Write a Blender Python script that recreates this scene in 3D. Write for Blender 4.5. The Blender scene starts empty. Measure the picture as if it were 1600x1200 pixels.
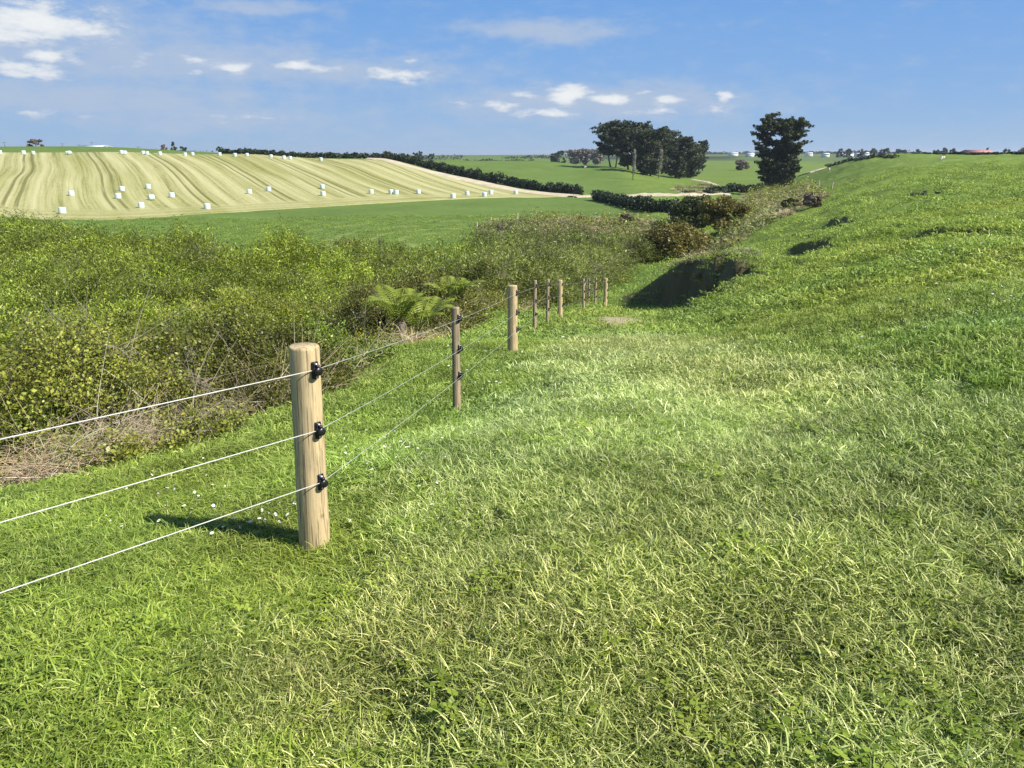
import bpy, math, random
import numpy as np
from mathutils import Vector, Matrix
rng = np.random.default_rng(7)
random.seed(7)
PI = math.pi
SC = bpy.context.scene
COL = SC.collection
# ------------------------------------------------------------------ camera
CAMZ = 1.65
PITCH = math.atan(0.3)
cam = bpy.data.cameras.new('camera')
cam.sensor_fit = 'HORIZONTAL'; cam.sensor_width = 36; cam.lens = 27
cam.clip_start = 0.05; cam.clip_end = 30000
camo = bpy.data.objects.new('camera', cam); COL.objects.link(camo)
camo.location = (0, 0, CAMZ); camo.rotation_euler = (PI/2-PITCH, 0, 0)
SC.camera = camo
# ------------------------------------------------------------------ light
SUN_AZ = math.radians(116); SUN_EL = math.radians(43)      # azimuth clockwise from +Y
sd = Vector((math.sin(SUN_AZ)*math.cos(SUN_EL), math.cos(SUN_AZ)*math.cos(SUN_EL), math.sin(SUN_EL)))
sl = bpy.data.lights.new('sun', 'SUN'); sl.energy = 5.0; sl.angle = math.radians(0.53); sl.color = (1, .95, .86)
so = bpy.data.objects.new('sun', sl); COL.objects.link(so)
so.rotation_euler = sd.to_track_quat('Z', 'Y').to_euler(); so.location = (30, -20, 40)
SC.view_settings.view_transform = 'Standard'; SC.view_settings.look = 'None'
SC.view_settings.gamma = 1; SC.view_settings.exposure = 0.6
SC.cycles.max_bounces = 6; SC.cycles.transparent_max_bounces = 6; SC.cycles.volume_bounces = 0
SC.cycles.use_adaptive_sampling = True

def pray(px, py):
    x = (px-800)/1200.; y = (600-py)/1200.
    return x, math.cos(PITCH)+y*math.sin(PITCH), -math.sin(PITCH)+y*math.cos(PITCH)
def pts(px, py):                      # azimuth and tangent of elevation seen from the viewpoint
    x, f, z = pray(px, py)
    return math.atan2(x, f), z/math.hypot(x, f)
def pth(px): return pts(px, 240)[0]

w = bpy.data.worlds.new('World'); SC.world = w; w.use_nodes = True
nt = w.node_tree; N = nt.nodes; L = nt.links
for n in list(N): N.remove(n)
def nd(nt, typ, **kw):
    n = nt.nodes.new(typ)
    for k, v in kw.items():
        if k.startswith('i_'): n.inputs[k[2:].replace('_', ' ')].default_value = v
        elif k.startswith('n_'): n.inputs[int(k[2:])].default_value = v
        else: setattr(n, k, v)
    return n
def mth(nt, op, a, b=None, c=None, clamp=False):
    n = nt.nodes.new('ShaderNodeMath'); n.operation = op; n.use_clamp = clamp
    for i, v in enumerate((a, b, c)):
        if v is None: continue
        if isinstance(v, (int, float)): n.inputs[i].default_value = v
        else: nt.links.new(v, n.inputs[i])
    return n.outputs[0]
out = nd(nt, 'ShaderNodeOutputWorld'); bg = nd(nt, 'ShaderNodeBackground'); bg.inputs['Strength'].default_value = 0.105
sky = nd(nt, 'ShaderNodeTexSky', sky_type='NISHITA', sun_disc=False)
sky.sun_elevation = SUN_EL; sky.sun_rotation = SUN_AZ; sky.altitude = 50; sky.air_density = 1.25; sky.dust_density = 0.25; sky.ozone_density = 2.2
tc = nd(nt, 'ShaderNodeTexCoord'); sep = nd(nt, 'ShaderNodeSeparateXYZ'); L.new(tc.outputs['Generated'], sep.inputs[0])
az = mth(nt, 'ARCTAN2', sep.outputs[0], sep.outputs[1]); el = mth(nt, 'ARCSINE', sep.outputs[2])
com = nd(nt, 'ShaderNodeCombineXYZ'); L.new(az, com.inputs[0]); L.new(el, com.inputs[1])
vst = nd(nt, 'ShaderNodeVectorMath', operation='MULTIPLY'); L.new(com.outputs[0], vst.inputs[0]); vst.inputs[1].default_value = (1, 2.6, 1)
nz = nd(nt, 'ShaderNodeTexNoise', noise_dimensions='3D'); nz.inputs['Scale'].default_value = 26; nz.inputs['Detail'].default_value = 9; nz.inputs['Roughness'].default_value = .63
L.new(vst.outputs[0], nz.inputs['Vector'])
nz2 = nd(nt, 'ShaderNodeTexNoise'); nz2.inputs['Scale'].default_value = 7; nz2.inputs['Detail'].default_value = 6; nz2.inputs['Roughness'].default_value = .6
L.new(vst.outputs[0], nz2.inputs['Vector'])
wob = nd(nt, 'ShaderNodeVectorMath', operation='SUBTRACT'); L.new(nz2.outputs['Color'], wob.inputs[0]); wob.inputs[1].default_value = (.5, .5, .5)
wob2 = nd(nt, 'ShaderNodeVectorMath', operation='MULTIPLY'); L.new(wob.outputs[0], wob2.inputs[0]); wob2.inputs[1].default_value = (.06, .03, 0)
pos = nd(nt, 'ShaderNodeVectorMath', operation='ADD'); L.new(com.outputs[0], pos.inputs[0]); L.new(wob2.outputs[0], pos.inputs[1])
def blob(px, py, wx, wy, amp):
    a, s = pts(px, py); e = math.atan(s)
    v1 = nd(nt, 'ShaderNodeVectorMath', operation='SUBTRACT'); L.new(pos.outputs[0], v1.inputs[0]); v1.inputs[1].default_value = (a, e, 0)
    v2 = nd(nt, 'ShaderNodeVectorMath', operation='MULTIPLY'); L.new(v1.outputs[0], v2.inputs[0]); v2.inputs[1].default_value = (1200./wx, 1200./wy, 0)
    v3 = nd(nt, 'ShaderNodeVectorMath', operation='DOT_PRODUCT'); L.new(v2.outputs[0], v3.inputs[0]); L.new(v2.outputs[0], v3.inputs[1])
    e1 = mth(nt, 'POWER', 2.718, mth(nt, 'MULTIPLY', v3.outputs['Value'], -0.9))
    return mth(nt, 'MULTIPLY', e1, amp)
def blobs(lst):
    acc = None
    for b in lst:
        o = blob(*b); acc = o if acc is None else mth(nt, 'MAXIMUM', acc, o)
    return acc
veil = blobs([(60, 60, 260, 60, .75), (260, 95, 260, 34, .85), (500, 112, 230, 24, .75), (100, 150, 300, 26, .8), (330, 182, 230, 22, .7),
              (920, 162, 230, 26, .95), (1110, 165, 60, 16, .75), (850, 47, 110, 16, .85), (400, 5, 90, 12, .7), (600, 90, 120, 12, .45), (700, 205, 500, 30, .25)])
bright = blobs([(50, 32, 85, 26, 1.35), (15, 50, 70, 16, 1.1), (25, 108, 65, 11, 1.2), (62, 82, 30, 10, 1.0), (110, 80, 22, 18, .8), (240, 86, 30, 9, .72), (180, 103, 14, 6, .8), (222, 100, 18, 6, .85),
                (320, 94, 34, 9, .8), (316, 118, 15, 6, .9), (385, 108, 30, 10, 1.0), (470, 104, 50, 9, .95), (612, 120, 55, 13, 1.05), (395, 182, 90, 6, .72), (55, 176, 90, 8, .6), (640, 98, 30, 5, .55),
                (888, 148, 30, 16, 1.5), (822, 148, 22, 9, .95), (780, 168, 40, 10, .85), (850, 178, 60, 7, .95), (950, 157, 30, 9, 1.25), (998, 146, 16, 6, .85), (1040, 159, 28, 9, 1.15), (1030, 176, 40, 6, .85),
                (1132, 151, 15, 10, 1.15), (1125, 168, 42, 9, .85), (905, 178, 22, 6, .8), (720, 164, 24, 6, .6)])
vm = mth(nt, 'ADD', mth(nt, 'MULTIPLY', veil, 1.12), mth(nt, 'MULTIPLY', mth(nt, 'SUBTRACT', nz.outputs['Fac'], .5), 1.5))
mr = nd(nt, 'ShaderNodeMapRange', interpolation_type='SMOOTHSTEP'); L.new(vm, mr.inputs[0]); mr.inputs[1].default_value = -.08; mr.inputs[2].default_value = 1.0; mr.inputs[3].default_value = 0; mr.inputs[4].default_value = .85
bm_ = mth(nt, 'ADD', mth(nt, 'MULTIPLY', bright, 1.14), mth(nt, 'MULTIPLY', mth(nt, 'SUBTRACT', nz.outputs['Fac'], .5), 2.7))
mr2 = nd(nt, 'ShaderNodeMapRange', interpolation_type='SMOOTHSTEP'); L.new(bm_, mr2.inputs[0]); mr2.inputs[1].default_value = .46; mr2.inputs[2].default_value = 1.15; mr2.inputs[3].default_value = 0; mr2.inputs[4].default_value = .95
tint = nd(nt, 'ShaderNodeMix', data_type='RGBA', blend_type='MULTIPLY'); tint.inputs[0].default_value = 1
gr = nd(nt, 'ShaderNodeValToRGB'); L.new(mth(nt, 'MULTIPLY', el, 2.0, clamp=True), gr.inputs[0])
ge = gr.color_ramp.elements
for _ in range(3): ge.new(.5)
for e_, (p_, c_) in zip(ge, [(0, (.385, .555, .765)), (.10, (.30, .50, .80)), (.22, (.235, .45, .82)), (.36, (.18, .395, .80)), (1, (.05, .15, .42))]): e_.position = p_; e_.color = (*c_, 1)
gs = nd(nt, 'ShaderNodeVectorMath', operation='SCALE'); L.new(gr.outputs[0], gs.inputs[0]); gs.inputs['Scale'].default_value = 6.0
gf = nd(nt, 'ShaderNodeMapRange', interpolation_type='SMOOTHSTEP'); L.new(el, gf.inputs[0]); gf.inputs[1].default_value = .25; gf.inputs[2].default_value = 1.0; gf.inputs[3].default_value = 1; gf.inputs[4].default_value = 0
gm_ = nd(nt, 'ShaderNodeMix', data_type='RGBA'); L.new(gf.outputs[0], gm_.inputs[0]); L.new(sky.outputs[0], gm_.inputs[6]); L.new(gs.outputs[0], gm_.inputs[7])
L.new(gm_.outputs[2], tint.inputs[6]); tint.inputs[7].default_value = (1.0, 1.0, 1.0, 1)
m1 = nd(nt, 'ShaderNodeMix', data_type='RGBA'); L.new(mr.outputs[0], m1.inputs[0]); L.new(tint.outputs[2], m1.inputs[6]); m1.inputs[7].default_value = (2.9, 3.5, 4.5, 1)
m2 = nd(nt, 'ShaderNodeMix', data_type='RGBA'); L.new(mr2.outputs[0], m2.inputs[0]); L.new(m1.outputs[2], m2.inputs[6]); 
cs = nd(nt, 'ShaderNodeMapRange', interpolation_type='SMOOTHSTEP'); L.new(bm_, cs.inputs[0]); cs.inputs[1].default_value = .6; cs.inputs[2].default_value = 1.7
cc = nd(nt, 'ShaderNodeMix', data_type='RGBA'); L.new(cs.outputs[0], cc.inputs[0]); cc.inputs[6].default_value = (3.9, 4.35, 5.0, 1); cc.inputs[7].default_value = (5.6, 5.75, 5.8, 1); L.new(cc.outputs[2], m2.inputs[7])
L.new(m2.outputs[2], bg.inputs['Color']); L.new(bg.outputs[0], out.inputs[0])

# ------------------------------------------------------------------ numpy helpers
def h2(ix, iy, seed):
    n = (ix.astype(np.int64)*374761393 + iy.astype(np.int64)*668265263 + seed*1442695041) & 0x7fffffff
    n = ((n ^ (n >> 13))*1274126177) & 0x7fffffff
    return ((n ^ (n >> 16)) & 0xffff)/65535.
def vn(x, y, seed=0):
    x = np.asarray(x, float); y = np.asarray(y, float)
    ix = np.floor(x); iy = np.floor(y); fx = x-ix; fy = y-iy
    fx = fx*fx*(3-2*fx); fy = fy*fy*(3-2*fy)
    a = h2(ix, iy, seed); b = h2(ix+1, iy, seed); c = h2(ix, iy+1, seed); d = h2(ix+1, iy+1, seed)
    return (a+(b-a)*fx)*(1-fy)+(c+(d-c)*fx)*fy
def fbm(x, y, seed=0, o=4):
    s = 0; a = .5
    for i in range(o):
        s = s+a*vn(x*2**i, y*2**i, seed+i*17); a *= .5
    return s/(1-.5**o)
def sstep(a, b, x):
    t = np.clip((x-a)/(b-a), 0, 1); return t*t*(3-2*t)
def sdpoly(x, y, poly):               # signed distance, negative inside
    x = np.asarray(x, float); y = np.asarray(y, float)
    d = np.full(x.shape, 1e18); s = np.ones(x.shape)
    n = len(poly)
    for i in range(n):
        ax, ay = poly[i]; bx, by = poly[i-1]
        ex, ey = bx-ax, by-ay; wx, wy = x-ax, y-ay
        t = np.clip((wx*ex+wy*ey)/(ex*ex+ey*ey+1e-12), 0, 1)
        d = np.minimum(d, (wx-ex*t)**2+(wy-ey*t)**2)
        c1 = y >= ay; c2 = y < by; c3 = ex*wy > ey*wx
        s = np.where((c1 & c2 & c3) | (~c1 & ~c2 & ~c3), -s, s)
    return s*np.sqrt(d)

# ------------------------------------------------------------------ terrain: surveyed points (px, py, range) or (px, ('z', height from the eye), range)
def Zv(px, r, z): return (pth(px), math.log(r), z/r)
def Pv(px, py, r):
    a, s = pts(px, py); return (a, math.log(r), s)
T = [Pv(800,1200,1.75),Pv(0,1200,2.35),Pv(1600,1200,2.2),Pv(400,1200,1.95),Pv(1200,1200,1.9),Zv(0,1.,-1.68),Zv(800,1.,-1.65),Zv(1600,1.,-1.6),Zv(0,.55,-1.66),Zv(1600,.55,-1.63),
 Zv(-500,3,-1.85),Zv(2100,3,-1.5),
 Pv(200,950,3.3),Pv(800,900,2.85),Pv(1200,900,2.8),Pv(1600,900,3.2),Pv(500,858,3.62),Pv(0,925,3.9),Pv(250,815,4.7),
 Pv(800,700,4.6),Pv(1200,700,4.7),Pv(1600,700,4.6),Pv(714,643,7.2),Pv(0,780,6.9),Pv(200,730,7.8),Pv(450,645,9.2),Pv(600,560,13.2),Pv(740,495,23),
 Pv(900,600,7.5),Pv(1000,550,10.6),Pv(801,551,12),Pv(875,500,21),Pv(835,520,16.2),Pv(950,496,19),Pv(945,480,26),Pv(952,470,32),Pv(1000,461,41),Pv(1000,442,50),Pv(975,424,62),Pv(1040,402,80),
 Pv(1200,560,9),Pv(1200,500,13.2),Pv(1200,440,24),Pv(1190,400,40),Pv(1200,350,88),Pv(1150,385,66),Pv(1135,400,33),Pv(1060,418,36),Pv(1040,500,20.6),Pv(1100,530,13),Pv(1140,437,24.5),
 Pv(1350,560,8),Pv(1350,440,17),Pv(1350,360,36),Pv(1350,310,75),Pv(1350,280,120),Pv(1350,255,190),Pv(1350,247,235),Zv(1350,300,-3.5),Zv(1350,420,-8),
 Pv(1500,560,7),Pv(1500,450,13),Pv(1500,360,25),Pv(1500,300,56),Pv(1500,268,105),Pv(1500,250,175),Pv(1500,243,235),Zv(1500,310,-1.8),Zv(1500,430,-7),
 Pv(1620,565,6.3),Pv(1620,450,12),Pv(1620,360,24),Pv(1620,300,50),Pv(1620,262,110),Pv(1620,242,225),Zv(1620,310,-1),Zv(1620,450,-7),
 Zv(2100,8,-1.5),Zv(2100,30,-1),Zv(2100,110,0),Zv(2100,230,0.2),Zv(2100,450,-6),
 Pv(1275,285,190),Pv(1285,264,240),Zv(1285,300,-7),Pv(1270,310,122),Pv(1215,298,205),Pv(1210,283,255),
 # gully on the left
 Zv(0,10,-4.2),Zv(0,17,-6.3),Zv(0,30,-7.4),Zv(0,50,-8.4),Zv(0,90,-9.3),Zv(-500,10,-4),Zv(-500,17,-6),Zv(-500,50,-8.4),Zv(-500,100,-9.5),
 Zv(200,11,-4.4),Zv(200,16,-6.2),Zv(200,30,-7.3),Zv(200,50,-8.3),Zv(200,75,-9.2),
 Zv(450,12.5,-4.7),Zv(450,20,-6.9),Zv(450,40,-8.4),Zv(450,65,-9.3),
 Zv(600,17.5,-5.3),Zv(600,30,-7.8),Zv(600,45,-8.8),Zv(600,70,-9.7),Zv(740,32,-7.3),Zv(740,50,-9.),Zv(850,38,-7.1),Zv(850,50,-8.7),Zv(850,78,-9.9),Zv(930,60,-9.1),
 # valley paddock
 Pv(650,395,84),Pv(820,372,92),Pv(900,350,110),Pv(745,362,104),Pv(400,352,118),Pv(200,352,126),Pv(0,345,133),Pv(600,350,116),Pv(800,335,136),Pv(980,345,120),Pv(1050,345,112),
 Pv(0,339,140),Pv(100,333,142),Pv(400,330,150),Pv(600,318,162),Pv(800,309,182),Pv(900,309,190),Pv(1000,307,195),Pv(1090,305,195),Pv(1100,325,140),
 # hay hill
 Pv(0,300,170),Pv(0,265,215),Pv(0,238,268),Zv(0,400,2.5),Zv(0,700,1),Pv(200,300,172),Pv(200,265,216),Pv(200,238,268),Zv(200,400,1.8),
 Pv(400,300,180),Pv(400,268,218),Pv(400,242,264),Zv(400,330,-1.5),Zv(400,450,-6),Pv(600,296,186),Pv(600,272,220),Pv(600,251,252),Zv(600,330,-3.5),
 Pv(-500,300,170),Pv(-500,238,270),Zv(-500,400,2.5),Pv(700,280,224),Pv(800,299,204),
 Pv(700,262,268),Pv(700,250,325),Zv(700,420,-6.5),Pv(900,280,262),Pv(900,258,325),Pv(850,251,345),Zv(850,430,-7),Pv(1000,278,268),Pv(960,262,300),Zv(1000,360,-8.3),Pv(1080,297,222),Zv(1080,280,-9.6),
 Pv(1130,282,300),Pv(1150,270,380),Pv(1150,258,520),Zv(1150,250,-10.3)]
for p_ in (-500,0,400,800,1200,1600,2100):
    T += [Zv(p_,900,-3.6 if p_ > 1000 else -6),Zv(p_,2500,-7.5),Zv(p_,7000,-14)]
KU = 3.0
T = np.array(T); TU = T[:, 0]*KU; TV = T[:, 1]; TS = T[:, 2]
def ker(d2): return .5*d2*np.log(d2+1e-12)
nT = len(T)
A = np.zeros((nT+3, nT+3))
A[:nT, :nT] = ker((TU[:, None]-TU[None])**2+(TV[:, None]-TV[None])**2)+np.eye(nT)*2e-3
A[:nT, nT] = 1; A[:nT, nT+1] = TU; A[:nT, nT+2] = TV; A[nT:, :nT] = A[:nT, nT:].T
sol = np.linalg.solve(A, np.concatenate([TS, [0, 0, 0]]))
def tps(th, v):
    r = np.empty(th.size); t = th.ravel()*KU; vv = v.ravel()
    for i in range(0, t.size, 40000):
        a = t[i:i+40000, None]; b = vv[i:i+40000, None]
        r[i:i+40000] = ker((a-TU)**2+(b-TV)**2)@sol[:nT]+sol[nT]+a[:, 0]*sol[nT+1]+b[:, 0]*sol[nT+2]
    return r.reshape(th.shape)
NOTCH = [(1.5, 21.2), (4.3, 20.9), (6.0, 22.4), (7.9, 24.6), (8.3, 27.5), (7.6, 31.5), (6.8, 35.5), (5.6, 38.5), (3.5, 41), (0, 41)]
def to_xy(px, r): a = pth(px); return r*math.sin(a), r*math.cos(a)
SCOOPS = []                               # x, y, direction, half length, half width, depth
for (px, r, ang, hl, hw, dp) in [(1245, 35, 82, 3.2, .9, 1.1), (1275, 44, 82, 2.4, .9, .9), (1500, 24.5, 84, .95, .6, .8), (1440, 27, 80, 1.1, .7, .35), (1062, 19.3, 70, .6, .3, .45), (1165, 15.5, 60, .8, .4, .3), (1290, 52, 80, 3, 1.2, .8), (1420, 62, 80, 3, 1.2, .6), (1530, 33, 80, 1.4, .8, .4),
                                 (1330, 75, 30, 5, 1.2, .9), (1300, 14, 15, 1.0, .4, .25), (1380, 90, 30, 6, 1.5, 1.0), (1250, 60, 40, 3, 1, .6)]:
    x_, y_ = to_xy(px, r); SCOOPS.append((x_, y_, math.radians(ang), hl*1.1, hw*1.1, dp*.95))
def terrain(x, y):
    r = np.maximum(np.hypot(x, y), .56); th = np.arctan2(x, y)
    lim = math.radians(52); t2 = np.abs(th)
    t2 = np.where(t2 > lim, lim*(1-(t2-lim)/(PI-lim)), t2)*np.sign(th)
    rr = np.minimum(r, 7000)
    z = CAMZ+tps(t2, np.log(rr))*rr
    # slip scarp beside the track
    F = CAMZ+np.interp(y, [18, 21, 25, 30, 35, 40, 46], [-3.8, -4.4, -5.05, -5.9, -6.75, -7.2, -7.7])+.16*(x-3)-.6*sstep(3.0, 5.2, x)*sstep(20.5, 23, y)*sstep(41, 35, y)
    m = (r > 17) & (r < 44) & (x > -1) & (x < 12)
    if m.any():
        d = sdpoly(x[m], y[m], NOTCH)+(fbm(x[m]*1.1, y[m]*1.1, 5)-.5)*1.3+(fbm(x[m]*1.9, y[m]*1.9, 6, 2)-.5)*.5
        k = sstep(.25, -.55, d)
        z[m] = np.where(z[m] > F[m], z[m]+(F[m]-z[m])*k, z[m])
        lip = np.exp(-((d-.7)/.8)**2)*sstep(24, 27, y[m])*sstep(42, 37, y[m])*sstep(4.5, 6.5, x[m])
        z[m] += .12*lip; z[m] += k*sstep(.0, -.5, -d-1.6)*(fbm(x[m]/1.1, y[m]/1.1, 15, 2)-.5)*.6
    for (sx, sy, an, hl, hw, dp) in SCOOPS:
        m = (np.abs(x-sx) < hl*3+3) & (np.abs(y-sy) < hl*3+3)
        if m.any():
            dx = x[m]-sx; dy = y[m]-sy
            u = dx*math.cos(an)+dy*math.sin(an); v = -dx*math.sin(an)+dy*math.cos(an)
            v = v+(fbm(x[m]*.8, y[m]*.8, 9)-.5)*hw*1.5
            q = np.exp(-(u/hl)**2); ww = v+hw
            z[m] -= dp*q*sstep(-.22, .12, ww)*np.exp(-(np.maximum(ww, 0)/(2.4*hw))**2)
            z[m] += dp*.25*q*np.exp(-((ww+.8*hw)/hw)**2)
    # right hand hillside: sheep terraces and hummocks
    hill = sstep(2.5, 9, x-.12*y)*sstep(7, 14, r)*sstep(330, 160, r)
    ux = x*.85+y*.5; uy = -x*.5+y*.85
    kk = sstep(20, 60, r)
    n1 = fbm(ux/3.8, uy/1.4, 21)-.5; n2 = fbm(ux/9., uy/3., 31, 5)-.5
    z += hill*((n1*.62)*(1-.2*kk)+n2*1.5*kk+ (fbm(x/.9, y/.9, 41, 3)-.5)*.14*(1-kk))
    # turf unevenness
    z += (fbm(x/.8, y/.8, 51, 3)-.5)*.10*sstep(60, 20, r)+(fbm(x/3.3, y/3.3, 61, 3)-.5)*.16*sstep(1.5, 6, r)*sstep(120, 60, r)
    z += (fbm(x/28, y/28, 71)-.5)*.6*sstep(90, 160, r)*sstep(1500, 600, r)
    return z
# polar sheet
th_f = np.radians(np.concatenate([np.arange(-180, -50, 2.5), np.arange(-50, -40, .3), np.arange(-40, 40, .11), np.arange(40, 50, .3), np.arange(50, 180, 2.5)]))
v_f = np.concatenate([np.arange(math.log(.3), math.log(4), .03), np.arange(math.log(4), math.log(500), .0095), np.arange(math.log(500), math.log(7200), .03)])
TH, VV = np.meshgrid(th_f, v_f)
R = np.exp(VV)
GX = R*np.sin(TH); GY = R*np.cos(TH)
GZ = terrain(GX.ravel(), GY.ravel()).reshape(GX.shape)
def Zat(x, y):
    x = np.atleast_1d(np.asarray(x, float)); y = np.atleast_1d(np.asarray(y, float))
    th = np.arctan2(x, y); v = np.log(np.clip(np.hypot(x, y), .301, 7000))
    i = np.clip(np.searchsorted(th_f, th)-1, 0, len(th_f)-2); j = np.clip(np.searchsorted(v_f, v)-1, 0, len(v_f)-2)
    a = np.clip((th-th_f[i])/(th_f[i+1]-th_f[i]), 0, 1); b = (v-v_f[j])/(v_f[j+1]-v_f[j])
    return (GZ[j, i]*(1-a)+GZ[j, i+1]*a)*(1-b)+(GZ[j+1, i]*(1-a)+GZ[j+1, i+1]*a)*b
def z1(x, y): return float(Zat(x, y)[0])
RR = np.exp(np.linspace(math.log(1.2), math.log(6000), 2600))
def hit(px, py, rmin=1.2, rmax=6000, dflt=None):      # where the ray through a point of the view meets the ground
    a, s = pts(px, py)
    r = RR[(RR >= rmin) & (RR <= rmax)]
    x = r*math.sin(a); y = r*math.cos(a)
    g = (Zat(x, y)-CAMZ)/r
    k = np.nonzero(g >= s)[0]
    if len(k) == 0:
        if dflt: return dflt*math.sin(a), dflt*math.cos(a)
        k = [int(np.argmax(g))]
    return float(x[k[0]]), float(y[k[0]])

# ------------------------------------------------------------------ mesh helpers
def mk(name, V, Q, mat=None, parent=None, smooth=False, vattr=None, fattr=None, loc=None):
    """one mesh from numpy arrays; Q is (n,4) or (n,3)"""
    me = bpy.data.meshes.new(name)
    V = np.asarray(V, np.float32); Q = np.asarray(Q, np.int32); k = Q.shape[1]
    me.vertices.add(len(V)); me.vertices.foreach_set('co', V.ravel())
    me.loops.add(Q.size); me.loops.foreach_set('vertex_index', Q.ravel())
    me.polygons.add(len(Q)); me.polygons.foreach_set('loop_start', np.arange(0, Q.size, k, dtype=np.int32))
    me.update(calc_edges=True)
    if smooth: me.polygons.foreach_set('use_smooth', np.ones(len(Q), bool))
    for nm, arr in (vattr or {}).items():
        if arr.ndim == 2:
            at = me.attributes.new(nm, 'FLOAT_COLOR', 'POINT'); c = np.ones((len(V), 4), np.float32); c[:, :3] = arr[:, :3]; at.data.foreach_set('color', c.ravel())
        else:
            at = me.attributes.new(nm, 'FLOAT', 'POINT'); at.data.foreach_set('value', arr.astype(np.float32))
    for nm, arr in (fattr or {}).items():
        at = me.attributes.new(nm, 'FLOAT', 'FACE'); at.data.foreach_set('value', arr.astype(np.float32))
    if mat:
        for m in (mat if isinstance(mat, list) else [mat]): me.materials.append(m)
    o = bpy.data.objects.new(name, me)
    if parent is not None: o.parent = parent
    if loc is not None: o.location = loc
    return o
def link(o): COL.objects.link(o); return o
def tag(o, label=None, cat=None, group=None, kind=None):
    if label: o['label'] = label
    if cat: o['category'] = cat
    if group: o['group'] = group
    if kind: o['kind'] = kind
    return o
def empty(name, loc, rz=0):
    o = bpy.data.objects.new(name, None); o.location = loc; o.rotation_euler = (0, 0, rz); o.empty_display_size = .3
    return link(o)
class MB:
    def __init__(s): s.v = []; s.q = []; s.m = []; s.n = 0
    def add(s, V, Q, mi=0):
        V = np.asarray(V, float).reshape(-1, 3); Q = np.asarray(Q).reshape(-1, 4)
        s.v.append(V); s.q.append(Q+s.n); s.m.append(np.full(len(Q), mi)); s.n += len(V)
    def tube(s, P, rad, k=8, mi=0, cap=True, flat=1.0):
        P = np.asarray(P, float); n = len(P); rad = np.broadcast_to(np.asarray(rad, float), (n,))
        t = np.gradient(P, axis=0); t /= np.linalg.norm(t, axis=1)[:, None]+1e-9
        ref = np.array([0, 0, 1.]) if abs(t[:, 2]).mean() < .8 else np.array([0, 1., 0])
        a = np.cross(t, ref); a /= np.linalg.norm(a, axis=1)[:, None]+1e-9; b = np.cross(a, t)
        an = np.linspace(0, 2*PI, k, endpoint=False)
        V = P[:, None]+rad[:, None, None]*(np.cos(an)[None, :, None]*a[:, None]+flat*np.sin(an)[None, :, None]*b[:, None])
        V = V.reshape(-1, 3); q = []
        for i in range(n-1):
            for j in range(k):
                j2 = (j+1) % k; q.append((i*k+j, i*k+j2, (i+1)*k+j2, (i+1)*k+j))
        if cap:
            c0 = len(V); V = np.vstack([V, P[0], P[-1]])
            for j in range(0, k, 2):
                q.append((c0, (j+2) % k, (j+1) % k, j)); e = (n-1)*k; q.append((c0+1, e+j, e+(j+1) % k, e+(j+2) % k))
        s.add(V, q, mi)
    def box(s, c, d, rot=None, mi=0):
        x, y, z = [v/2 for v in d]
        V = np.array([(-x,-y,-z),(x,-y,-z),(x,y,-z),(-x,y,-z),(-x,-y,z),(x,-y,z),(x,y,z),(-x,y,z)])
        if rot is not None: V = V@np.array(rot).T
        s.add(V+np.array(c), [(0,3,2,1),(4,5,6,7),(0,1,5,4),(1,2,6,5),(2,3,7,6),(3,0,4,7)], mi)
    def build(s, name, mat, parent=None, smooth=False, loc=None):
        o = mk(name, np.vstack(s.v), np.vstack(s.q), mat, parent, smooth, loc=loc)
        if isinstance(mat, list): o.data.polygons.foreach_set('material_index', np.concatenate(s.m).astype(np.int32))
        return link(o)
def leaves(C, size, flat=0., aspect=.55, nrm=None, seed=0, upb=0.):
    """random diamond leaves at centres C (n,3) -> V, Q"""
    g = np.random.default_rng(seed); n = len(C)
    d = g.normal(size=(n, 3)); d[:, 2] *= (1-flat); d[:, 2] += upb; d /= np.linalg.norm(d, axis=1)[:, None]
    u = g.normal(size=(n, 3)); 
    if nrm is not None: u = u*.6+nrm
    u -= (u*d).sum(1)[:, None]*d; u /= np.linalg.norm(u, axis=1)[:, None]+1e-9
    b = np.cross(d, u)
    sz = (size*(.6+.8*g.random(n)))[:, None] if np.ndim(size) else size*(.6+.8*g.random(n))[:, None]
    V = np.stack([C-d*sz*.5, C+b*sz*aspect*.5+u*sz*.08, C+d*sz*.5, C-b*sz*aspect*.5+u*sz*.08], 1).reshape(-1, 3)
    return V, np.arange(4*n).reshape(-1, 4)

# ------------------------------------------------------------------ materials
def newmat(name):
    m = bpy.data.materials.new(name); m.use_nodes = True
    return m, m.node_tree, m.node_tree.nodes['Principled BSDF']
def ramp(nt, fac, stops):
    r = nt.nodes.new('ShaderNodeValToRGB'); e = r.color_ramp.elements
    while len(e) < len(stops): e.new(.5)
    for i, (p, c) in enumerate(stops): e[i].position = p; e[i].color = (*c, 1)
    nt.links.new(fac, r.inputs[0]); return r.outputs[0]
def noise(nt, scale, detail=4, rough=.6, vec=None, dist=0):
    n = nt.nodes.new('ShaderNodeTexNoise'); n.inputs['Scale'].default_value = scale; n.inputs['Detail'].default_value = detail
    n.inputs['Roughness'].default_value = rough; n.inputs['Distortion'].default_value = dist
    if vec is not None: nt.links.new(vec, n.inputs['Vector'])
    return n
def mixc(nt, f, a, b, mode='MIX'):
    n = nt.nodes.new('ShaderNodeMix'); n.data_type = 'RGBA'; n.blend_type = mode
    for i, v in ((0, f), (6, a), (7, b)):
        if isinstance(v, (int, float)): n.inputs[i].default_value = v
        elif isinstance(v, tuple): n.inputs[i].default_value = (*v, 1)
        else: nt.links.new(v, n.inputs[i])
    return n.outputs[2]
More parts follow.
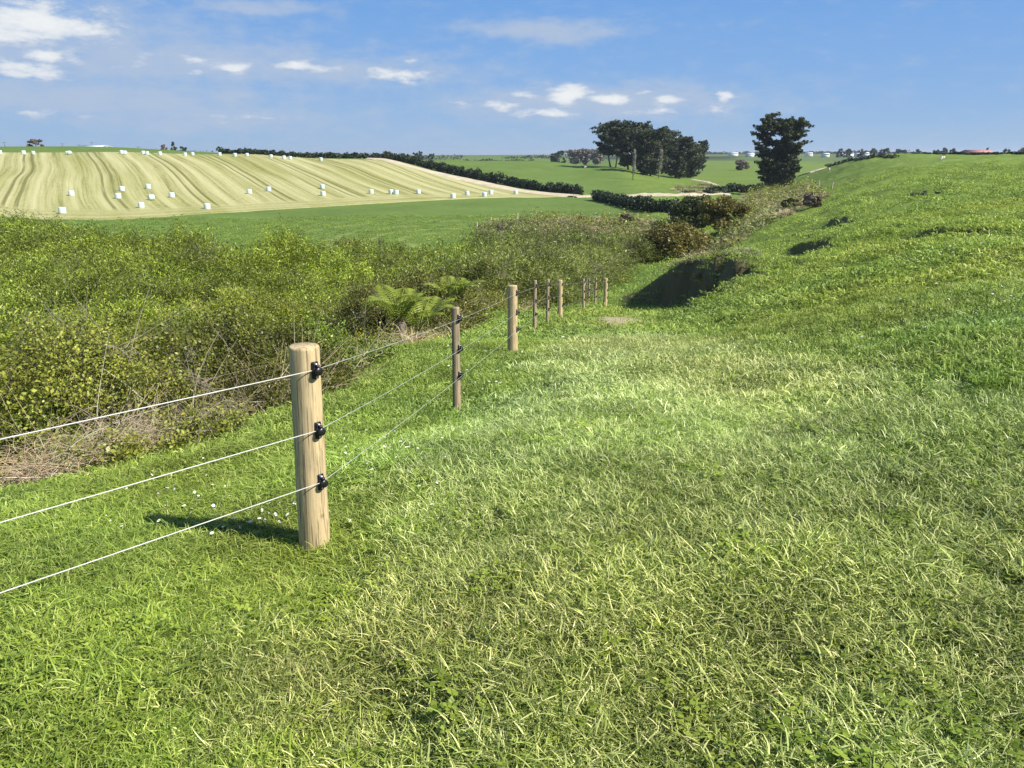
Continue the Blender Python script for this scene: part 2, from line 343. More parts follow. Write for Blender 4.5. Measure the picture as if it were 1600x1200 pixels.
def geo_pos(nt): return nt.nodes.new('ShaderNodeNewGeometry').outputs['Position']
def simple(name, col, rough=.7, var=.25, scale=6, bump=0, metal=0):
    m, t, p = newmat(name); tcn = t.nodes.new('ShaderNodeTexCoord')
    n = noise(t, scale, 5, .6, tcn.outputs['Object'])
    c = ramp(t, n.outputs['Fac'], [(.3, tuple(v*(1-var) for v in col)), (.7, tuple(min(1, v*(1+var)) for v in col))])
    t.links.new(c, p.inputs['Base Color']); p.inputs['Roughness'].default_value = rough; p.inputs['Metallic'].default_value = metal
    if bump:
        b = t.nodes.new('ShaderNodeBump'); b.inputs['Strength'].default_value = bump; b.inputs['Distance'].default_value = .02; t.links.new(n.outputs['Fac'], b.inputs['Height']); t.links.new(b.outputs[0], p.inputs['Normal'])
    return m
def leafmat(name, cols, rough=.45, trans=.35, inst=True, spec=.35, nscale=1.2):
    """cols: three albedo stops picked per leaf; tinted by the scatter point's own colour when inst"""
    m, t, p = newmat(name)
    if inst:
        a = t.nodes.new('ShaderNodeAttribute'); a.attribute_name = 'bv'
        f = a.outputs['Fac']
        ob = t.nodes.new('ShaderNodeObjectInfo')
        f = mth(t, 'ADD', mth(t, 'MULTIPLY', f, .75), mth(t, 'MULTIPLY', ob.outputs['Random'], .25))
        c = ramp(t, f, [(i/(len(cols)-1), k) for i, k in enumerate(cols)])
        ti = t.nodes.new('ShaderNodeAttribute'); ti.attribute_type = 'INSTANCER'; ti.attribute_name = 'tint'
        c = mixc(t, 1., c, ti.outputs['Color'], 'MULTIPLY')
    else:
        a = t.nodes.new('ShaderNodeAttribute'); a.attribute_name = 'bv'
        n = noise(t, nscale, 3, .6, geo_pos(t))
        f = mth(t, 'ADD', mth(t, 'MULTIPLY', a.outputs['Fac'], .55), mth(t, 'MULTIPLY', n.outputs['Fac'], .5))
        c = ramp(t, f, [(.15+.7*i/(len(cols)-1), k) for i, k in enumerate(cols)])
    t.links.new(c, p.inputs['Base Color']); p.inputs['Roughness'].default_value = rough; p.inputs['Specular IOR Level'].default_value = spec
    if trans:
        tr = t.nodes.new('ShaderNodeBsdfTranslucent'); t.links.new(c, tr.inputs[0])
        mx = t.nodes.new('ShaderNodeMixShader'); mx.inputs[0].default_value = trans
        t.links.new(p.outputs[0], mx.inputs[1]); t.links.new(tr.outputs[0], mx.inputs[2])
        t.links.new(mx.outputs[0], t.nodes['Material Output'].inputs[0])
    return m
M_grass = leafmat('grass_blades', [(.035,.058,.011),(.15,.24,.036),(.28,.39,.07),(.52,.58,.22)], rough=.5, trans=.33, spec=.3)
M_straw = leafmat('mown_grass_blades', [(.015,.026,.007),(.135,.205,.04),(.42,.52,.16),(.90,.92,.52)], rough=.5, trans=.28, spec=.3)  # darkest and palest stops paint shadow and highlight tones into the blades
M_clover = leafmat('clover_leaves', [(.10,.16,.02),(.20,.29,.035),(.30,.40,.07)], trans=.3)
M_shrub = leafmat('scrub_leaves', [(.04,.055,.01),(.13,.165,.022),(.23,.27,.035),(.36,.40,.07)], rough=.42, trans=.3, spec=.4)
M_twig = leafmat('dead_twigs', [(.14,.115,.075),(.30,.26,.175),(.44,.40,.29)], rough=.8, trans=0, spec=.2)
M_stem = leafmat('scrub_stems', [(.05,.04,.025),(.09,.07,.05)], rough=.8, trans=0, spec=.2)
M_dry = leafmat('dry_grass', [(.20,.19,.09),(.33,.30,.17),(.44,.39,.25)], rough=.7, trans=.25, spec=.2)
M_macro = leafmat('cypress_foliage', [(.010,.020,.010),(.030,.045,.018),(.065,.08,.030),(.13,.14,.055)], rough=.6, trans=.1, inst=False, nscale=.35)
M_hedge = leafmat('hedge_foliage', [(.016,.028,.011),(.03,.05,.018),(.055,.08,.028)], rough=.6, trans=.1, inst=False, nscale=.4)
M_bush_dk = leafmat('dark_bush_leaves', [(.02,.03,.008),(.055,.075,.018),(.14,.16,.04)], rough=.5, trans=.15, inst=False, nscale=.6)
M_bush_ol = leafmat('olive_bush_leaves', [(.06,.055,.014),(.17,.15,.035),(.31,.27,.07)], rough=.5, trans=.2, inst=False, nscale=.8)
M_fartree = leafmat('far_tree_leaves', [(.03,.05,.025),(.05,.075,.035),(.08,.11,.05)], rough=.7, trans=.1, inst=False, nscale=.1)
M_bare = leafmat('bare_brown_twigs', [(.10,.075,.06),(.17,.13,.10),(.25,.20,.15)], rough=.8, trans=0, inst=False)
M_paleb = leafmat('pale_wood_twigs', [(.17,.145,.12),(.24,.21,.175),(.31,.275,.23)], rough=.8, trans=0, inst=False)
M_pale = leafmat('pale_bare_twigs', [(.18,.16,.12),(.27,.25,.19),(.36,.34,.27)], rough=.8, trans=0, inst=False)
M_fern = leafmat('fern_leaves', [(.16,.21,.03),(.27,.34,.05),(.38,.44,.09)], rough=.4, trans=.35, inst=False, nscale=3)
M_bark = simple('bark', (.14,.11,.09), .9, .35, 5, .5)
M_white = simple('daisy_petals', (.85,.85,.82), .6, .05)
M_yellow = simple('flower_centre', (.75,.55,.05), .7, .1)
M_black = simple('black_plastic', (.012,.012,.013), .35, .1)
M_nail = simple('zinc_nail', (.75,.75,.72), .4, .1, metal=.3)
M_wirew = simple('white_polywire', (.60,.60,.55), .6, .08, 60)
M_wireg = simple('fence_wire', (.45,.46,.44), .45, .15, 40)
M_wrap = simple('bale_wrap', (.58,.68,.66), .32, .05, 3)

# wood for the posts
def woodmat(name, base, grey):
    m, t, p = newmat(name); tcn = t.nodes.new('ShaderNodeTexCoord')
    mp = t.nodes.new('ShaderNodeMapping'); mp.inputs['Scale'].default_value = (14, 14, 1.0); t.links.new(tcn.outputs['Object'], mp.inputs[0])
    n1 = noise(t, 2.2, 8, .65, mp.outputs[0], .4)
    mp2 = t.nodes.new('ShaderNodeMapping'); mp2.inputs['Scale'].default_value = (60, 60, 1.6); t.links.new(tcn.outputs['Object'], mp2.inputs[0])
    n2 = noise(t, 2., 4, .6, mp2.outputs[0])
    n3 = noise(t, 7, 5, .6, tcn.outputs['Object'])
    c = ramp(t, n1.outputs['Fac'], [(.30, tuple(v*.50 for v in base)), (.48, base), (.68, tuple(min(1, v*1.3) for v in base))])
    c = mixc(t, mth(t, 'MULTIPLY', sub(t, n3.outputs['Fac'], .42, .7), .65), c, grey)
    c = mixc(t, sub(t, n2.outputs['Fac'], .54, .62), c, tuple(v*.42 for v in base))
    v = t.nodes.new('ShaderNodeTexVoronoi'); v.inputs['Scale'].default_value = 5.5; t.links.new(tcn.outputs['Object'], v.inputs['Vector'])
    c = mixc(t, sub(t, v.outputs['Distance'], .13, .05), c, (.16,.10,.055))
    t.links.new(c, p.inputs['Base Color']); p.inputs['Roughness'].default_value = .8; p.inputs['Specular IOR Level'].default_value = .2
    b = t.nodes.new('ShaderNodeBump'); b.inputs['Strength'].default_value = .5; b.inputs['Distance'].default_value = .004
    t.links.new(mth(t, 'ADD', n1.outputs['Fac'], n2.outputs['Fac']), b.inputs['Height']); t.links.new(b.outputs[0], p.inputs['Normal'])
    return m
def sub(t, v, a, b):
    n = t.nodes.new('ShaderNodeMapRange'); n.interpolation_type = 'SMOOTHSTEP'; n.inputs[1].default_value = a; n.inputs[2].default_value = b
    if a > b: n.inputs[1].default_value = b; n.inputs[2].default_value = a; n.inputs[3].default_value = 1; n.inputs[4].default_value = 0
    t.links.new(v, n.inputs[0]); return n.outputs[0]
M_wood = woodmat('pine_post_wood', (.52,.40,.22), (.42,.345,.21))
M_postp = woodmat('pale_post_wood', (.62,.52,.36), (.5,.44,.32))
M_batten = woodmat('weathered_batten_wood', (.36,.28,.175), (.31,.26,.18))

# ------------------------------------------------------------------ region masks in plan
mow_px = [(380,1260),(470,1040),(560,900),(640,800),(700,730),(800,640),(850,580),(890,530),(900,500),(935,486),(1000,486),(1040,512),(1110,535),(1250,560),(1420,590),(1620,615)]
MOW = [hit(*q) for q in mow_px]+[(4.2, 3), (4., 0), (-1, 0)]
def rnear(th): return np.interp(th, [pth(p) for p in (-500,0,200,450,600,700,740,800,870,930,960,1000)], [6.9,7.2,8.1,9.6,13.8,19.5,24,29,37,52,62,74])
def rfar(th): return np.interp(th, [pth(p) for p in (-500,0,100,200,400,560,700,850,950,1000)], [112,98,80,60,55,58,60,70,78,82])
def steep(x, y):
    e = .14; return sstep(.75, 1.15, np.hypot(Zat(x+e, y)-Zat(x-e, y), Zat(x, y+e)-Zat(x, y-e))/(2*e))
def mowmask(x, y):
    d = sdpoly(x, y, MOW)+(fbm(x*1.3, y*1.3, 81)-.5)*1.6
    return sstep(.5, -.5, d)
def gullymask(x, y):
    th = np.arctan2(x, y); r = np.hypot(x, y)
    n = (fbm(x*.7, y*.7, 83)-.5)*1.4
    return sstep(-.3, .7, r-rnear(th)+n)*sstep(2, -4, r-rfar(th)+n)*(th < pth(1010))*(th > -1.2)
def bare(x, y):
    bx, by = hit(945, 499)
    return np.exp(-((x-bx)/1.5)**2-((y-by)/4.2)**2)*sstep(.38, .62, fbm(x*2.1, y*.9, 85, 5)+.10)

# ------------------------------------------------------------------ ground sheet
nr, nc = GX.shape
idx = np.arange(nr*nc).reshape(nr, nc)
Qg = np.stack([idx[:-1, :-1], idx[:-1, 1:], idx[1:, 1:], idx[1:, :-1]], -1).reshape(-1, 4)
Qs = np.stack([idx[:-1, -1], idx[:-1, 0], idx[1:, 0], idx[1:, -1]], -1)
Qg = np.vstack([Qg, Qs])[:, ::-1]
X = GX.ravel(); Y = GY.ravel(); RRr = np.hypot(X, Y)
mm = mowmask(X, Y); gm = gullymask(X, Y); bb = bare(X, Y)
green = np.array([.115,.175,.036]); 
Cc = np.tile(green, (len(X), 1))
def lerp(C, c, k): return C+(np.array(c)-C)*k[:, None]
hillm = sstep(2.5, 9, X-.12*Y)
Cc = lerp(Cc, (.14,.20,.036), hillm*.8)
Cc = lerp(Cc, (.045,.045,.02), sstep(18, 6, RRr)*.85)  # near ground painted darker, as shade between the grass blades
Cc = lerp(Cc, (.13,.135,.06), mm*.75*sstep(4, 14, RRr))
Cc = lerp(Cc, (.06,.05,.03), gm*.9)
Cc = lerp(Cc, (.36,.30,.18), bb)
dn = sdpoly(X, Y, NOTCH)
Cc = lerp(Cc, (.13,.11,.06), sstep(.9, .2, np.abs(dn+.15))*sstep(44, 38, Y)*(X > 4)*(Y > 20)*(RRr < 45)*.9)
stp = steep(X, Y)*(RRr < 80)*(RRr > 8); Cc = lerp(Cc, (.14,.115,.062), stp*.85)
fw = (fbm(X/300, Y/420, 91)); Cc = lerp(Cc, (.10,.14,.05), sstep(.45, .6, fw)*sstep(420, 600, RRr)*.8)
Cc = lerp(Cc, (.03,.045,.025), sstep(.52, .56, fbm(X/160, Y/300, 93))*sstep(600, 900, RRr)*.9)
acx, acy = hit(748, 372, rmin=70)
for R_ in (9., 13., 17.5, 24):
    dd = np.abs(np.hypot(X-acx, (Y-acy)*.85)+2.5*(fbm(X/14, Y/14, 95)-.5)-R_); Cc = lerp(Cc, (.21,.26,.08), sstep(.9, .25, dd)*sstep(2, -6, X-acx)*.7)
m, t, p = newmat('pasture'); at = t.nodes.new('ShaderNodeAttribute'); at.attribute_name = 'col'
gp = geo_pos(t)
n1 = noise(t, .09, 5, .6, gp); n2 = noise(t, .9, 6, .65, gp); n3 = noise(t, 22, 4, .7, gp)
k = mth(t, 'ADD', mth(t, 'ADD', mth(t, 'MULTIPLY', n1.outputs['Fac'], .5), mth(t, 'MULTIPLY', n2.outputs['Fac'], .6)), mth(t, 'MULTIPLY', n3.outputs['Fac'], .5))
c = mixc(t, 1., at.outputs['Color'], ramp(t, mth(t, 'MULTIPLY', k, .62), [(.32, (.62,.66,.60)), (.5, (1,1,1)), (.68, (1.45,1.35,1.5))]), 'MULTIPLY')
t.links.new(c, p.inputs['Base Color']); p.inputs['Roughness'].default_value = .9; p.inputs['Specular IOR Level'].default_value = .12
b = t.nodes.new('ShaderNodeBump'); b.inputs['Strength'].default_value = .8; b.inputs['Distance'].default_value = .12; t.links.new(n2.outputs['Fac'], b.inputs['Height'])
b2 = t.nodes.new('ShaderNodeBump'); b2.inputs['Strength'].default_value = .7; b2.inputs['Distance'].default_value = .02; t.links.new(n3.outputs['Fac'], b2.inputs['Height']); t.links.new(b.outputs[0], b2.inputs['Normal'])
t.links.new(b2.outputs[0], p.inputs['Normal'])
M_ground = m
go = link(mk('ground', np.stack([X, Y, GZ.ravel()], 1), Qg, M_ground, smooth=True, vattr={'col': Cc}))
tag(go, kind='structure')

# ------------------------------------------------------------------ hay field, tracks
def sheet(name, A, B, nrow, off, mat, ncol=None, extra=None, edge=0.0):
    """surface draped on the ground between two boundary polylines (world xy)"""
    A = np.array(A, float); B = np.array(B, float)
    if ncol:
        u = np.linspace(0, len(A)-1, ncol); A = np.stack([np.interp(u, range(len(A)), A[:, i]) for i in (0, 1)], 1); B = np.stack([np.interp(u, range(len(B)), B[:, i]) for i in (0, 1)], 1)
    tt = np.linspace(0, 1, nrow)[:, None, None]
    P = A[None]*(1-tt)+B[None]*tt
    x = P[..., 0].ravel(); y = P[..., 1].ravel()
    z = Zat(x, y)+off
    nr_, nc_ = nrow, len(A); ii = np.arange(nr_*nc_).reshape(nr_, nc_)
    zz = z.reshape(nr_, nc_); zz[0] -= off*1.5; zz[-1] -= off*1.5
    q = np.stack([ii[:-1, :-1], ii[:-1, 1:], ii[1:, 1:], ii[1:, :-1]], -1).reshape(-1, 4)
    va = {'edge': np.repeat(np.linspace(0, 1, nr_), nc_)}
    L_ = np.hypot(x-np.tile(A[:, 0], nr_), y-np.tile(A[:, 1], nr_)); va['dist'] = L_
    o = link(mk(name, np.stack([x, y, zz.ravel()], 1), q, mat, smooth=True, vattr=va)); tag(o, kind='structure')
    return o
bot = [(-450,336,140),(-200,337,140),(0,338,140),(60,343,139),(150,345,140),(250,340,143),(400,330,150),(500,324,156),(600,318,162),(700,312,170),(800,308.5,182),(880,307.5,189)]
top = [(-450,269),(-200,269),(0,268),(60,268),(150,268),(250,267),(400,265),(500,262),(600,251,0),(690,276,0),(800,299,0),(882,307,0)]
Bx = [hit(a, b_, rmin=c_-30, rmax=c_+40, dflt=c_) for a, b_, c_ in bot]
Tx = []
for q in top:
    if len(q) == 2: Tx.append(to_xy(q[0], q[1]))
    else: Tx.append(hit(q[0], q[1], rmin=170, rmax=300))
def bale_field_mat():
    m, t, p = newmat('mown_hay_stubble'); g = geo_pos(t)
    mp = t.nodes.new('ShaderNodeMapping'); mp.vector_type = 'POINT'; mp.inputs['Rotation'].default_value = (0, 0, math.radians(-29.5)); t.links.new(g, mp.inputs[0])
    # after the rotation X is across the windrows
    sp = t.nodes.new('ShaderNodeSeparateXYZ'); t.links.new(mp.outputs[0], sp.inputs[0])
    nw = noise(t, .008, 2, .45, g); 
    acr = mth(t, 'ADD', sp.outputs[0], mth(t, 'MULTIPLY', mth(t, 'SUBTRACT', nw.outputs['Fac'], .5), 9.))
    cb = t.nodes.new('ShaderNodeCombineXYZ'); t.links.new(mth(t, 'MULTIPLY', acr, .75), cb.inputs[0]); t.links.new(mth(t, 'MULTIPLY', sp.outputs[1], .005), cb.inputs[1])
    na = noise(t, 1, 4, .62, cb.outputs[0])
    cb2 = t.nodes.new('ShaderNodeCombineXYZ'); t.links.new(mth(t, 'MULTIPLY', acr, 1.9), cb2.inputs[0]); t.links.new(mth(t, 'MULTIPLY', sp.outputs[1], .03), cb2.inputs[1])
    nb = noise(t, 1, 3, .6, cb2.outputs[0])
    wv = mth(t, 'SINE', mth(t, 'MULTIPLY', acr, 2*PI/5.2))
    cb3 = t.nodes.new('ShaderNodeCombineXYZ'); t.links.new(mth(t, 'MULTIPLY', acr, .05), cb3.inputs[0]); t.links.new(mth(t, 'MULTIPLY', sp.outputs[1], .006), cb3.inputs[1])
    nc3 = noise(t, 1, 3, .6, cb3.outputs[0])
    # headland rows run along the lower edge
    ed = t.nodes.new('ShaderNodeAttribute'); ed.attribute_name = 'dist'
    cb4 = t.nodes.new('ShaderNodeCombineXYZ'); t.links.new(mth(t, 'MULTIPLY', ed.outputs['Fac'], .45), cb4.inputs[0]); t.links.new(mth(t, 'MULTIPLY', sp.outputs[0], .01), cb4.inputs[1])
    nh = noise(t, 1, 3, .6, cb4.outputs[0])
    f = mth(t, 'ADD', mth(t, 'MULTIPLY', na.outputs['Fac'], .75), mth(t, 'MULTIPLY', nb.outputs['Fac'], .42))
    f = mth(t, 'ADD', f, mth(t, 'MULTIPLY', wv, .07))
    hd = sub(t, ed.outputs['Fac'], 16, 8)
    f = mth(t, 'ADD', mth(t, 'MULTIPLY', f, mth(t, 'SUBTRACT', 1, hd)), mth(t, 'MULTIPLY', hd, mth(t, 'ADD', mth(t, 'MULTIPLY', nh.outputs['Fac'], .8), .17)))
    fine = noise(t, 1.6, 5, .7, g)
    f = mth(t, 'ADD', f, mth(t, 'MULTIPLY', mth(t, 'SUBTRACT', fine.outputs['Fac'], .5), .42))
    c = ramp(t, f, [(.38, (.17,.17,.055)), (.48, (.28,.27,.10)), (.56, (.36,.345,.15)), (.72, (.46,.435,.22))])
    big = mth(t, 'MULTIPLY', sub(t, nc3.outputs['Fac'], .46, .62), .6)
    c = mixc(t, big, c, mixc(t, 1., c, (.66,.70,.45), 'MULTIPLY'))
    # tractor wheel lines
    tr = mth(t, 'ABSOLUTE', mth(t, 'SUBTRACT', mth(t, 'FRACT', mth(t, 'DIVIDE', acr, 15.6)), .5))
    l1 = sub(t, mth(t, 'ABSOLUTE', mth(t, 'SUBTRACT', tr, .06)), .028, .012)
    l1 = mth(t, 'MULTIPLY', mth(t, 'MULTIPLY', l1, sub(t, nb.outputs['Fac'], .30, .5)), mth(t, 'MULTIPLY', mth(t, 'SUBTRACT', 1, hd), .75))
    c = mixc(t, l1, c, (.115,.115,.03))
    t.links.new(c, p.inputs['Base Color']); p.inputs['Roughness'].default_value = .9; p.inputs['Specular IOR Level'].default_value = .1
    b = t.nodes.new('ShaderNodeBump'); b.inputs['Strength'].default_value = .35; b.inputs['Distance'].default_value = .3; t.links.new(f, b.inputs['Height']); t.links.new(b.outputs[0], p.inputs['Normal'])
    return m
sheet('hay_field', Bx, Tx, 240, .12, bale_field_mat(), 260)
M_gravel = simple('pale_gravel', (.50,.42,.29), .9, .18, .35)
def ribbon(name, P, wd, off, mat=None, n=120):
    P = np.array(P, float); u = np.linspace(0, len(P)-1, n)
    P = np.stack([np.interp(u, range(len(P)), P[:, i]) for i in (0, 1)], 1)
    for _ in range(6): P[1:-1] = (P[:-2]+P[2:]+2*P[1:-1])/4
    d = np.gradient(P, axis=0); d /= np.linalg.norm(d, axis=1)[:, None]; nn = np.stack([-d[:, 1], d[:, 0]], 1)
    wv_ = (wd/2*(1+.25*(vn(np.arange(n)*.35, np.zeros(n), 3)-.5)))[:, None]
    return sheet(name, P-nn*wv_, P+nn*wv_, 7, off, mat or M_gravel)
trk = [hit(q[0], q[1], rmin=165, rmax=290) for q in [(566,247),(620,255),(680,271),(740,284),(800,297),(860,304),(900,307.5)]]
ribbon('gravel_track', trk, 7.5, .3)
trk2 = [hit(q[0], q[1], rmin=165, rmax=260) for q in [(894,308),(930,307),(980,306),(1040,305),(1090,303.5),(1130,303)]]
ribbon('gravel_track', trk2, 6.5, .25)
trk3 = [hit(q[0], q[1], rmin=150, rmax=330) for q in [(1256,273),(1268,268),(1278,264)]]
ribbon('gravel_track', trk3, 6, .25)
trk4 = [hit(q[0], q[1], rmin=200, rmax=700) for q in [(1082,281),(1105,285),(1122,291)]]
ribbon('farm_track', trk4, 2.4, .25)

# ------------------------------------------------------------------ scatter by geometry nodes
def scatter(name, P, rot, scl, pid, tint, protos, label=None, kind='stuff'):
    me = bpy.data.meshes.new(name); n = len(P)
    me.vertices.add(n); me.vertices.foreach_set('co', np.asarray(P, np.float32).ravel())
    def put(nm, ty, key, arr): a = me.attributes.new(nm, ty, 'POINT'); a.data.foreach_set(key, arr.ravel())
    put('rot', 'FLOAT_VECTOR', 'vector', np.asarray(rot, np.float32)); put('scl', 'FLOAT', 'value', np.asarray(scl, np.float32))
    put('pid', 'INT', 'value', np.asarray(pid, np.int32))
    c = np.ones((n, 4), np.float32); c[:, :3] = tint; put('tint', 'FLOAT_COLOR', 'color', c)
    o = bpy.data.objects.new(name, me); COL.objects.link(o)
    cl = bpy.data.collections.new(name+'_kinds')
    for i, q in enumerate(protos): q.name = '%s_kind_%s' % (name, 'abcdefghijklmnopqrstuvwxyz'[i]); cl.objects.link(q)
    g = bpy.data.node_groups.new(name+'_scatter', 'GeometryNodeTree')
    g.interface.new_socket('Geometry', in_out='INPUT', socket_type='NodeSocketGeometry'); g.interface.new_socket('Geometry', in_out='OUTPUT', socket_type='NodeSocketGeometry')
    gi = g.nodes.new('NodeGroupInput'); go_ = g.nodes.new('NodeGroupOutput'); ip = g.nodes.new('GeometryNodeInstanceOnPoints')
    ci = g.nodes.new('GeometryNodeCollectionInfo'); ci.inputs['Collection'].default_value = cl; ci.inputs['Separate Children'].default_value = True; ci.inputs['Reset Children'].default_value = True
    def na(nm, ty): a = g.nodes.new('GeometryNodeInputNamedAttribute'); a.data_type = ty; a.inputs['Name'].default_value = nm; return a.outputs['Attribute']
    e2r = g.nodes.new('FunctionNodeEulerToRotation')
    lk = g.links.new
    lk(gi.outputs[0], ip.inputs['Points']); lk(ci.outputs[0], ip.inputs['Instance']); ip.inputs['Pick Instance'].default_value = True
    lk(na('pid', 'INT'), ip.inputs['Instance Index']); lk(na('rot', 'FLOAT_VECTOR'), e2r.inputs[0]); lk(e2r.outputs[0], ip.inputs['Rotation'])
    lk(na('scl', 'FLOAT'), ip.inputs['Scale']); lk(ip.outputs[0], go_.inputs[0])
    md = o.modifiers.new('scatter', 'NODES'); md.node_group = g
    tag(o, label, kind=kind)
    return o
def blade_tuft(name, n, rad, lmin, lmax, lean0, lean1, wd, mat, seed, comb=None, z0=0., bvmix=(0, 1), droop=1.):
    g = np.random.default_rng(seed); Vs = []; Qs_ = []; bv = []
    for i in range(n):
        a = g.random()*2*PI; rr = rad*math.sqrt(g.random()); bx, by = rr*math.cos(a), rr*math.sin(a)
        d = g.random()*2*PI if comb is None or g.random() < .35 else comb+g.normal()*.5
        le = math.radians(lean0+(lean1-lean0)*g.random()); Ln = lmin+(lmax-lmin)*g.random()**1.5; w_ = wd*(.6+.8*g.random())
        k = 4; p_ = np.array([bx, by, z0*g.random()-.01]); P = [p_.copy()]
        yaw = d
        for j in range(k):
            st = Ln/k; p_ = p_+np.array([math.cos(yaw)*math.sin(le), math.sin(yaw)*math.sin(le), math.cos(le)])*st
            le = min(le+math.radians(14+22*g.random())*droop, math.radians(112)); yaw += g.normal()*.18
            p_[2] = max(p_[2], .004+.02*g.random()); P.append(p_.copy())
        P = np.array(P); sx = np.array([-math.sin(d), math.cos(d), g.normal()*.35]); sx /= np.linalg.norm(sx)
        ww = w_*np.array([.75, 1, .95, .65, .08])[:, None]*.5
        V = np.stack([P-sx*ww, P+sx*ww], 1).reshape(-1, 3); o_ = len(bv)
        Vs.append(V); Qs_.append(np.array([(2*j, 2*j+1, 2*j+3, 2*j+2) for j in range(k)])+o_)
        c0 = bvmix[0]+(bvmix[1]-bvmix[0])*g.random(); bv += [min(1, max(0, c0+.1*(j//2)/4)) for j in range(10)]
    return mk(name, np.vstack(Vs), np.vstack(Qs_), mat, smooth=True, vattr={'bv': np.array(bv)})
def polar_pts(n, r0, r1, a0=-38.5, a1=38.5, power=0., seed=1):
    g = np.random.default_rng(seed); u = g.random(n)
    e = 2.-power                      # density falls as r^-power
    r = (r0**e+(r1**e-r0**e)*u)**(1/e); a = np.radians(a0+(a1-a0)*g.random(n))
    return r*np.sin(a), r*np.cos(a), g
def tints(x, y, g, base=1.0):
    n = len(x)
    a = fbm(x/1.7, y/1.7, 101)-.5; b = fbm(x/.45, y/.45, 103)-.5; c = fbm(x/6, y/6, 105)-.5
    k = base*(1.06+.35*a+.9*b+.15*c+.10*g.normal(size=n)); w_ = 1+.3*(fbm(x/2.4, y/2.4, 107)-.5)
    k = np.clip(k, .45, 1.8)
    return np.stack([k*w_*1.04, k, k*(2-w_)*.9], 1)
# ------------------------------------------------------------------ grass
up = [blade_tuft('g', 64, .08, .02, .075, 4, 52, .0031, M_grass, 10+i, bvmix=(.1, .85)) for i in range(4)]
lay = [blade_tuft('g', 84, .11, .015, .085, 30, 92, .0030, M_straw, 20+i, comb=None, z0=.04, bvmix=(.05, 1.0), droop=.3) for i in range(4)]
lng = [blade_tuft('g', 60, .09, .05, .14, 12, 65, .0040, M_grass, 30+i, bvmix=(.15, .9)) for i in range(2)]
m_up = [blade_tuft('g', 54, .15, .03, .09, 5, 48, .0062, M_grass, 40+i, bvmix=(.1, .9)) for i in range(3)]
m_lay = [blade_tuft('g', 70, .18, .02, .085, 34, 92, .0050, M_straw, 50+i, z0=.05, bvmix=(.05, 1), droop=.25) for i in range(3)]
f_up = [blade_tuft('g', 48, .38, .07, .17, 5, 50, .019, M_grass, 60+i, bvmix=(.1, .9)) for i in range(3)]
v_up = [blade_tuft('g', 44, 1.0, .12, .28, 5, 50, .05, M_grass, 70+i, bvmix=(.1, .8)) for i in range(2)]
def clover(seed):
    g = np.random.default_rng(seed); V = []; Q = []; bv = []
    for i in range(26):
        a = g.random()*2*PI; r = .11*math.sqrt(g.random()); c = np.array([r*math.cos(a), r*math.sin(a), .02+.035*g.random()]); s = .009+.006*g.random(); y0 = g.random()*6
        b_ = g.random()
        for k in range(3):
            t_ = y0+k*2.094; d = np.array([math.cos(t_), math.sin(t_), .25*g.normal()]); e = np.array([-d[1], d[0], 0])
            o_ = len(V); V += [c, c+d*s*.9+e*s*.62, c+d*s*1.45, c+d*s*.9-e*s*.62]; Q.append((o_, o_+1, o_+2, o_+3)); bv += [b_]*4
    return mk('g', V, Q, M_clover, vattr={'bv': np.array(bv)})
cl = [clover(1), clover(2)]
kinds = up+lay+lng+m_up+m_lay+f_up+v_up+cl          # 0-3 up, 4-7 lay, 8-9 long, 10-12 mid up, 13-15 mid lay, 16-18 far, 19-20 very far, 21-22 clover
# proto order must follow names a,b,c...
def grass_zone(n, r0, r1, power, seed, pick, s0, s1, keep=1.0):
    x, y, g = polar_pts(n, r0, r1, power=power, seed=seed)
    mk_ = mowmask(x, y); gl = gullymask(x, y); ba = bare(x, y)
    ok = (g.random(len(x)) > gl*1.2) & (g.random(len(x)) > ba*1.1)
    dN = sdpoly(x, y, NOTCH); ok &= ~((np.abs(dN+.15) < .45) & (x > 4.2) & (g.random(len(x)) < .2))
    r = np.hypot(x, y); th = np.arctan2(x, y)
    ok &= g.random(len(x)) > steep(x, y)*.45
    ok &= ~((r > 138) & (th < pth(885)))
    x, y, mk_ = x[ok], y[ok], mk_[ok]; n = len(x)
    pid = pick(x, y, mk_, g); rot = np.stack([g.normal(size=n)*.12, g.normal(size=n)*.12, g.random(n)*2*PI], 1)
    # laid blades keep one loose direction per patch
    lf = (pid == 99)
    rot[:, 2] = np.where(lf, fbm(x/1.3, y/1.3, 111)*9+g.normal(size=n)*.5, rot[:, 2])
    scl = s0+(s1-s0)*g.random(n); scl = scl*(.75+.6*fbm(x/.9, y/.9, 113))
    ti = tints(x, y, g)
    hm = sstep(2.5, 9, x-.12*y)[:, None]; ti = ti*(1+hm*np.array([.18, .13, .08]))
    lef = sstep(.6, -.4, x+.28*y-1.6)[:, None]*(1-mk_)[:, None]
    ti = ti*(1+mk_[:, None]*np.array([.06, .04, .02]))
    return np.stack([x, y, Zat(x, y)-.004], 1), rot, scl, pid, ti
def pick_near(x, y, mk_, g):
    n = len(x); u = g.random(n); lawn = fbm(x/.8, y/.8, 121)
    a = g.integers(0, 4, n); b = 4+g.integers(0, 4, n); c = 8+g.integers(0, 2, n); d = 21+g.integers(0, 2, n)
    p_lay = mk_*.82*sstep(.25, .5, lawn+.12)
    pid = np.where(u < p_lay, b, a)
    lush = (1-mk_)*sstep(.42, .6, fbm(x/1.1, y/1.1, 123)+.12*(x < -.4))
    pid = np.where((u > p_lay) & (g.random(n) < lush*.5), c, pid)
    return np.where(g.random(n) < .035, d, pid)
